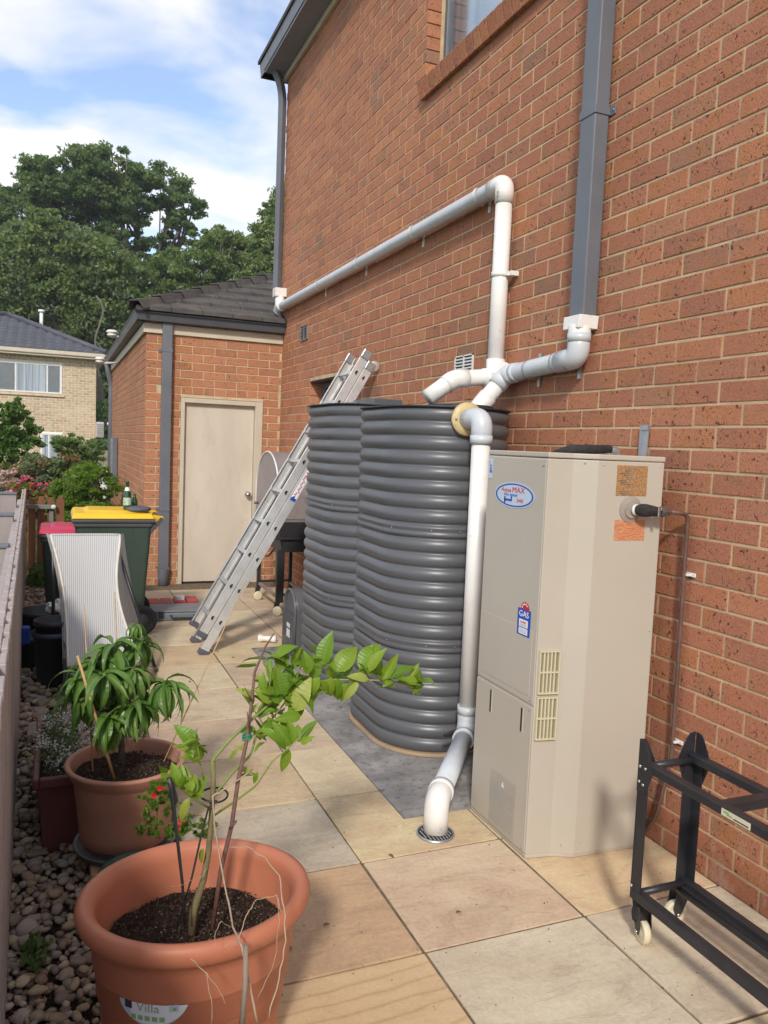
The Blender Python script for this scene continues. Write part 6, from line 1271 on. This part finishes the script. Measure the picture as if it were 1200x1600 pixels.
rt_.add([(-9,ey0,4.30),(ex1,ey0,4.30),(ex1-T,ey0+T,4.30+T*rp),(-9,ey0+T,4.30+T*rp)], [(0,1,2,3)]); rt_.add([(ex1,ey0,4.30),(ex1,NY+8,4.30),(ex1-T,NY+8-T,4.30+T*rp),(ex1-T,ey0+T,4.30+T*rp)], [(0,1,2,3)])
rt_.add([(ex1-T,ey0+T,4.30+T*rp),(ex1-T,NY+8-T,4.30+T*rp),(-9,ey0+T,4.30+T*rp)], [(0,1,2)])
nr_ = obj('roof', rt_, M['nroof'], nh)
tl = MB(); x0_ = -6.0
for c_ in range(10):
    y_ = ey0+c_*.32; z_ = 4.30+(y_-ey0)*rp; xx = -6.5
    while xx < ex1-(y_-ey0)-.05:
        xe = min(xx+.30, ex1-(y_-ey0)); 
        tl.add([(xx,y_,z_+.05),(xx+.10,y_,z_+.012),(xx+.22,y_,z_+.06),(xe,y_,z_+.045),(xx,y_+.33,z_+.33*rp+.03),(xx+.10,y_+.33,z_+.33*rp+.0),(xx+.22,y_+.33,z_+.33*rp+.04),(xe,y_+.33,z_+.33*rp+.03),(xx,y_,z_-.01),(xe,y_,z_-.01)], [(0,1,5,4),(1,2,6,5),(2,3,7,6),(8,1,0),(8,9,2,1),(9,3,2)]); xx += .30
obj('roof_tiles', tl, M['nroof'], nr_, kind='stuff')
obj('ridge_caps', MB().tube([(ex1,ey0,4.34),(ex1-T,ey0+T,4.36+T*rp)], .10, 6).tube([(ex1-T,ey0+T,4.36+T*rp),(-9,ey0+T,4.36+T*rp)], .10, 6), M['nroof'], nr_)
up_ = MB(); up_.add([(-9,ey0+1.9,4.30+1.9*rp),(-1.7,ey0+1.9,4.30+1.9*rp),(-3.2,ey0+3.8,5.95),(-9,ey0+3.8,6.1)], [(0,1,2,3)]); 
obj('vent_pipe', MB().tube([(-.60,NY+2.6,5.2),(-.60,NY+2.6,5.92)], .06, 10).tube([(-.60,NY+2.6,5.90),(-.60,NY+2.6,5.98)], .11, 10), M['pvc'], nr_)
obj('corner_trim', MB().box((NX1-.02, NY-.012, NZ), (NX1+.02, NY+.1, 4.1)), M['nbrick'], nh)
t = thing('air_conditioner', 'grey white air conditioner unit on the side of the cream house', 'air conditioner', (1.35, 31, 1.5))
obj('casing', MB().box((1.18,28.4,1.48), (1.42,29.2,2.0)), worn('pale unit', (.5,.5,.48), (.42,.42,.4), .5, 3), t, bevel=.02)
for k in range(7): obj('louvre', MB().box((1.20,28.38,1.53+k*.062), (1.40,28.4,1.555+k*.062)), M['oldwood'], t)
t = thing('side_gate', 'weathered grey paling gate between the cream house and the garage', 'gate', (1.7, 24, -.5))
for k in range(9): obj('paling', MB().box((1.05+k*.15,24,-.6), (1.05+k*.15+.14,24.03,1.12+.01*(k % 2))), M['oldwood'], t)
solo('white_box', MB().box((1.02,22,-.5), (1.35,22.4,.75)), M['whiteplastic'], 'pale metal box low beside the grey paling gate', 'box', (1.2,22.2,-.5), bevel=.02)
for i_, (px, py, Yc, lab) in enumerate(((175,520,11.0,'upper white flue cowl on the garage side above the gutter'), (156,562,12.6,'lower white flue cowl beyond the garage gutter end'))):
    c = at(px, py, Yc); t = thing('flue_cowl', lab, 'flue cowl', tuple(c), 'white flue cowls by the garage gutter')
    obj('cap', MB().lathe([(0,.035),(.05,.035),(.075,.012),(.072,.0),(.05,-.004),(.05,-.018),(.062,-.022),(.06,-.038),(.035,-.045),(.03,-.06),(0,-.06)], c, 24), M['whiteplastic'], t)
    obj('arm', MB().tube(fillet([c-Vector((0,0,.05)), c+Vector((.02,0,-.05)), Vector((.86, c.y+.05, c.z-.02))], .03), .018, 8), M['whiteplastic'], t)

# ------------------------------------------------------------------ trees
def tree(label, base_, top, blobs, m, n, size, seed, k=120, trunk_r=.35, limbs=7, group='tall trees behind the houses', m2=None):
    t = thing('gum_tree', label, 'tree', base_, group); q_ = random.Random(seed); B = Vector(base_); Tp = Vector(top)
    tr = MB(); mid = B*.5+Tp*.5+Vector((q_.uniform(-.4,.4), 0, 0)); tr.tube(fillet([B, mid, Tp], 1.5, 5), [trunk_r*(1-.85*i/7) for i in range(8)], 9); obj('trunk', tr, M['bark'], t)
    lb = MB()
    for i in range(limbs):
        c, r = blobs[i % len(blobs)]; c = Vector(c)+Vector((q_.uniform(-.5,.5)*r[0], q_.uniform(-.4,.4)*r[1], q_.uniform(-.2,.5)*r[2])); s = B*(1-.45-.04*i)+Tp*(.45+.04*i) if i < 10 else mid
        pth = fillet([s, (s+c)/2+Vector((q_.uniform(-.5,.5), 0, q_.uniform(-.6,.2))), c], .8, 4); lb.tube(pth, [trunk_r*.42*(1-.8*j/(len(pth)-1)) for j in range(len(pth))], 7)
        for w in range(3): e = c+Vector((q_.uniform(-1,1)*r[0], q_.uniform(-.5,.5)*r[1], q_.uniform(-.2,1)*r[2]))*.5; lb.tube([pth[-3], (pth[-3]+e)/2+Vector((0,0,-.2)), e], [trunk_r*.16,.06,.03], 5)
    obj('limbs', lb, M['bark'], t)
    foliage('crown', t, m, n, clumps(blobs, k), size, seed, .5, kind=None)
    if m2: foliage('mixed_leaves', t, m2, n//4, clumps([(c, (r[0], r[1], r[2]*1.02)) for c, r in blobs], k), size, seed+7, .5)  # second leaf colour mixed evenly through the crown
    return t
Y = 42
bl = [(PT(165,265,Y),(2.1,2.2,1.0)), (PT(100,275,Y),(1.9,2,1.1)), (PT(235,290,Y),(1.9,2,1.1)), (PT(60,300,Y),(1.5,2,1.0)), (PT(20,330,Y),(1.9,2,1.3)), (PT(285,325,Y),(1.1,1.5,1.3)), (PT(130,310,Y),(2.4,2,1.2)), (PT(180,320,Y),(2.0,2,.9)), (PT(275,365,Y),(1.0,1.5,.7)), (PT(150,250,Y),(1.0,1,.5)), (PT(60,270,Y),(.7,1,.5)), (PT(190,365,Y),(1.5,1.5,1.0)), (PT(240,395,Y),(1.3,1.5,.8)), (PT(20,375,Y),(1.6,1.5,1.2))]
tree('tallest dark crowned tree rising at the left behind the cream house', (6.2, 42, -1.2), PT(205,330,42), bl, M['leafdark'], 90000, .20, 51, 620, .26, 11)
Y = 37
bl = [(PT(90,400,Y),(2.3,1.8,1.6)), (PT(150,420,Y),(1.8,1.8,1.4)), (PT(40,440,Y),(2.3,1.8,1.7)), (PT(110,460,Y),(2.6,1.8,1.5)), (PT(180,465,Y),(1.3,1.5,1.1)), (PT(80,360,Y),(1.2,1.2,.8)), (PT(0,480,Y),(2,1.6,1.4)), (PT(150,510,Y),(1.5,1.5,1.2))]
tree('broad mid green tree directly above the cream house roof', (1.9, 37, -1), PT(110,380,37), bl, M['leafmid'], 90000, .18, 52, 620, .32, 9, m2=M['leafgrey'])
Y = 39
bl = [(PT(250,440,Y),(2.1,1.8,1.2)), (PT(310,420,Y),(1.7,1.8,1.1)), (PT(220,480,Y),(1.7,1.8,1.1)), (PT(330,385,Y),(1.2,1.5,.8)), (PT(290,475,Y),(1.8,1.6,1.1)), (PT(370,460,Y),(1.6,1.6,1.0))]
tree('dense green tree above the middle of the garage roof', (8.2, 39, -1), PT(280,430,39), bl, M['leafmid'], 60000, .18, 53, 420, .28, 7)
Y = 41
bl = [(PT(350,385,Y),(1.3,1.6,.9)), (PT(385,385,Y),(1.2,1.6,.6)), (PT(370,425,Y),(1.8,1.6,1.1)), (PT(410,410,Y),(1.2,1.6,1.1))]
tree('paler olive green tree right of the tall dark tree', (11, 41, -1), PT(370,400,41), bl, M['leaflight'], 36000, .18, 54, 260, .25, 6)
Y = 36
bl = [(PT(425,370,Y),(.9,1.5,1.2)), (PT(440,330,Y),(.8,1.5,1.0)), (PT(415,410,Y),(1.0,1.5,.9)), (PT(470,350,Y),(1.6,1.5,1.8)), (PT(405,440,Y),(1.2,1.4,.8))]
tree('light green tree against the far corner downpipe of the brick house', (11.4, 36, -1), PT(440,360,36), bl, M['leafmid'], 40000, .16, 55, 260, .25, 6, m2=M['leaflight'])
Y = 46
t = thing('far_woodland', 'dark mass of distant woodland closing the view between the houses', 'woodland', (3, 50, -2))
fb = [(PT(x, y_, 48), (3.2,1.5,2.4)) for x, y_ in ((170,560),(200,520),(160,620),(215,590),(120,560),(60,540),(0,540),(260,520),(320,510),(150,670),(180,660),(-60,560))]
foliage('foliage', t, M['leafdark'], 60000, clumps(fb, 320), .34, 57, .55)
foliage('undergrowth', t, M['leafdark'], 9000, clumps([(PT(165,700,26), (1.2,.8,.5)), (PT(160,665,30), (1.3,.8,1.0))], 60), .12, 58, .55)
for i_, (px, py) in enumerate(((150,540),(165,500),(140,600))):
    pass
tr = MB(); pth = [PT(152,555,34), PT(147,530,34), PT(157,505,34), PT(163,480,34), PT(150,462,34)]; tr.tube(fillet([(PT(150,700,34)[0], 34, -1), *pth], .6, 3), .035, 7); tr.tube([Vector(pth[1]), PT(160,545,34), PT(163,560,34)], .018, 6)
solo('pale_gum_trunk', tr, worn('pale gum bark', (.17,.15,.12), (.11,.10,.08), .8, 4), 'slender crooked pale tree trunk seen between the two roofs', 'tree trunk', (PT(150,700,34)[0], 34, -1))

# ------------------------------------------------------------------ grit and fallen bits on the paving
gr_ = random.Random(77); gm_ = MB()
for k in range(900):
    x = .46+gr_.random()*1.8; y = 1.2+gr_.random()**1.5*7; s = gr_.uniform(.0012,.0042)
    if gr_.random() < .45: y = YJ[gr_.randrange(len(YJ))]+gr_.gauss(0,.012) if gr_.random() < .5 else y; x = gr_.choice(XJ[:3])+gr_.gauss(0,.012) if gr_.random() < .5 else x
    a = gr_.uniform(0,6.3); c, s_ = math.cos(a)*s, math.sin(a)*s
    gm_.add([(x+c,y+s_,.0022),(x-s_,y+c,.0022),(x-c*.8,y-s_*.8,.0022),(x,y,.0022+s*.8)], [(0,1,3),(1,2,3),(2,0,3)])
obj('grit', gm_, soilbits, patio, kind='stuff')
deadleaf = leaf_mesh('fallen_leaf', M['leafbronze'], W=.5, droop=.4)
for k in range(14):
    x, y = gr_.uniform(.5,1.65), gr_.uniform(1.8,6.5); place('fallen_leaf', deadleaf, patio, (x, y, .006), (gr_.uniform(-.3,.3), gr_.uniform(-.2,.2), gr_.uniform(0,6.3)), (.03,.03,.03)).name = 'fallen_leaf'
# ------------------------------------------------------------------ air between here and the trees
hm = bpy.data.materials.new('air'); hm.use_nodes = True; hn = hm.node_tree; hn.nodes.clear()
pv = nd(hn, 'ShaderNodeVolumePrincipled', {'Color': (.86, .92, 1, 1), 'Density': .0009, 'Anisotropy': .2}); ho = nd(hn, 'ShaderNodeOutputMaterial'); hn.links.new(pv.outputs[0], ho.inputs['Volume'])
hb = MB().box((-168, -38, -3.2), (168, 248, 21)); h_ = obj('haze', hb, hm); h_['kind'] = 'stuff'; h_['label'] = 'thin pale haze filling the air';
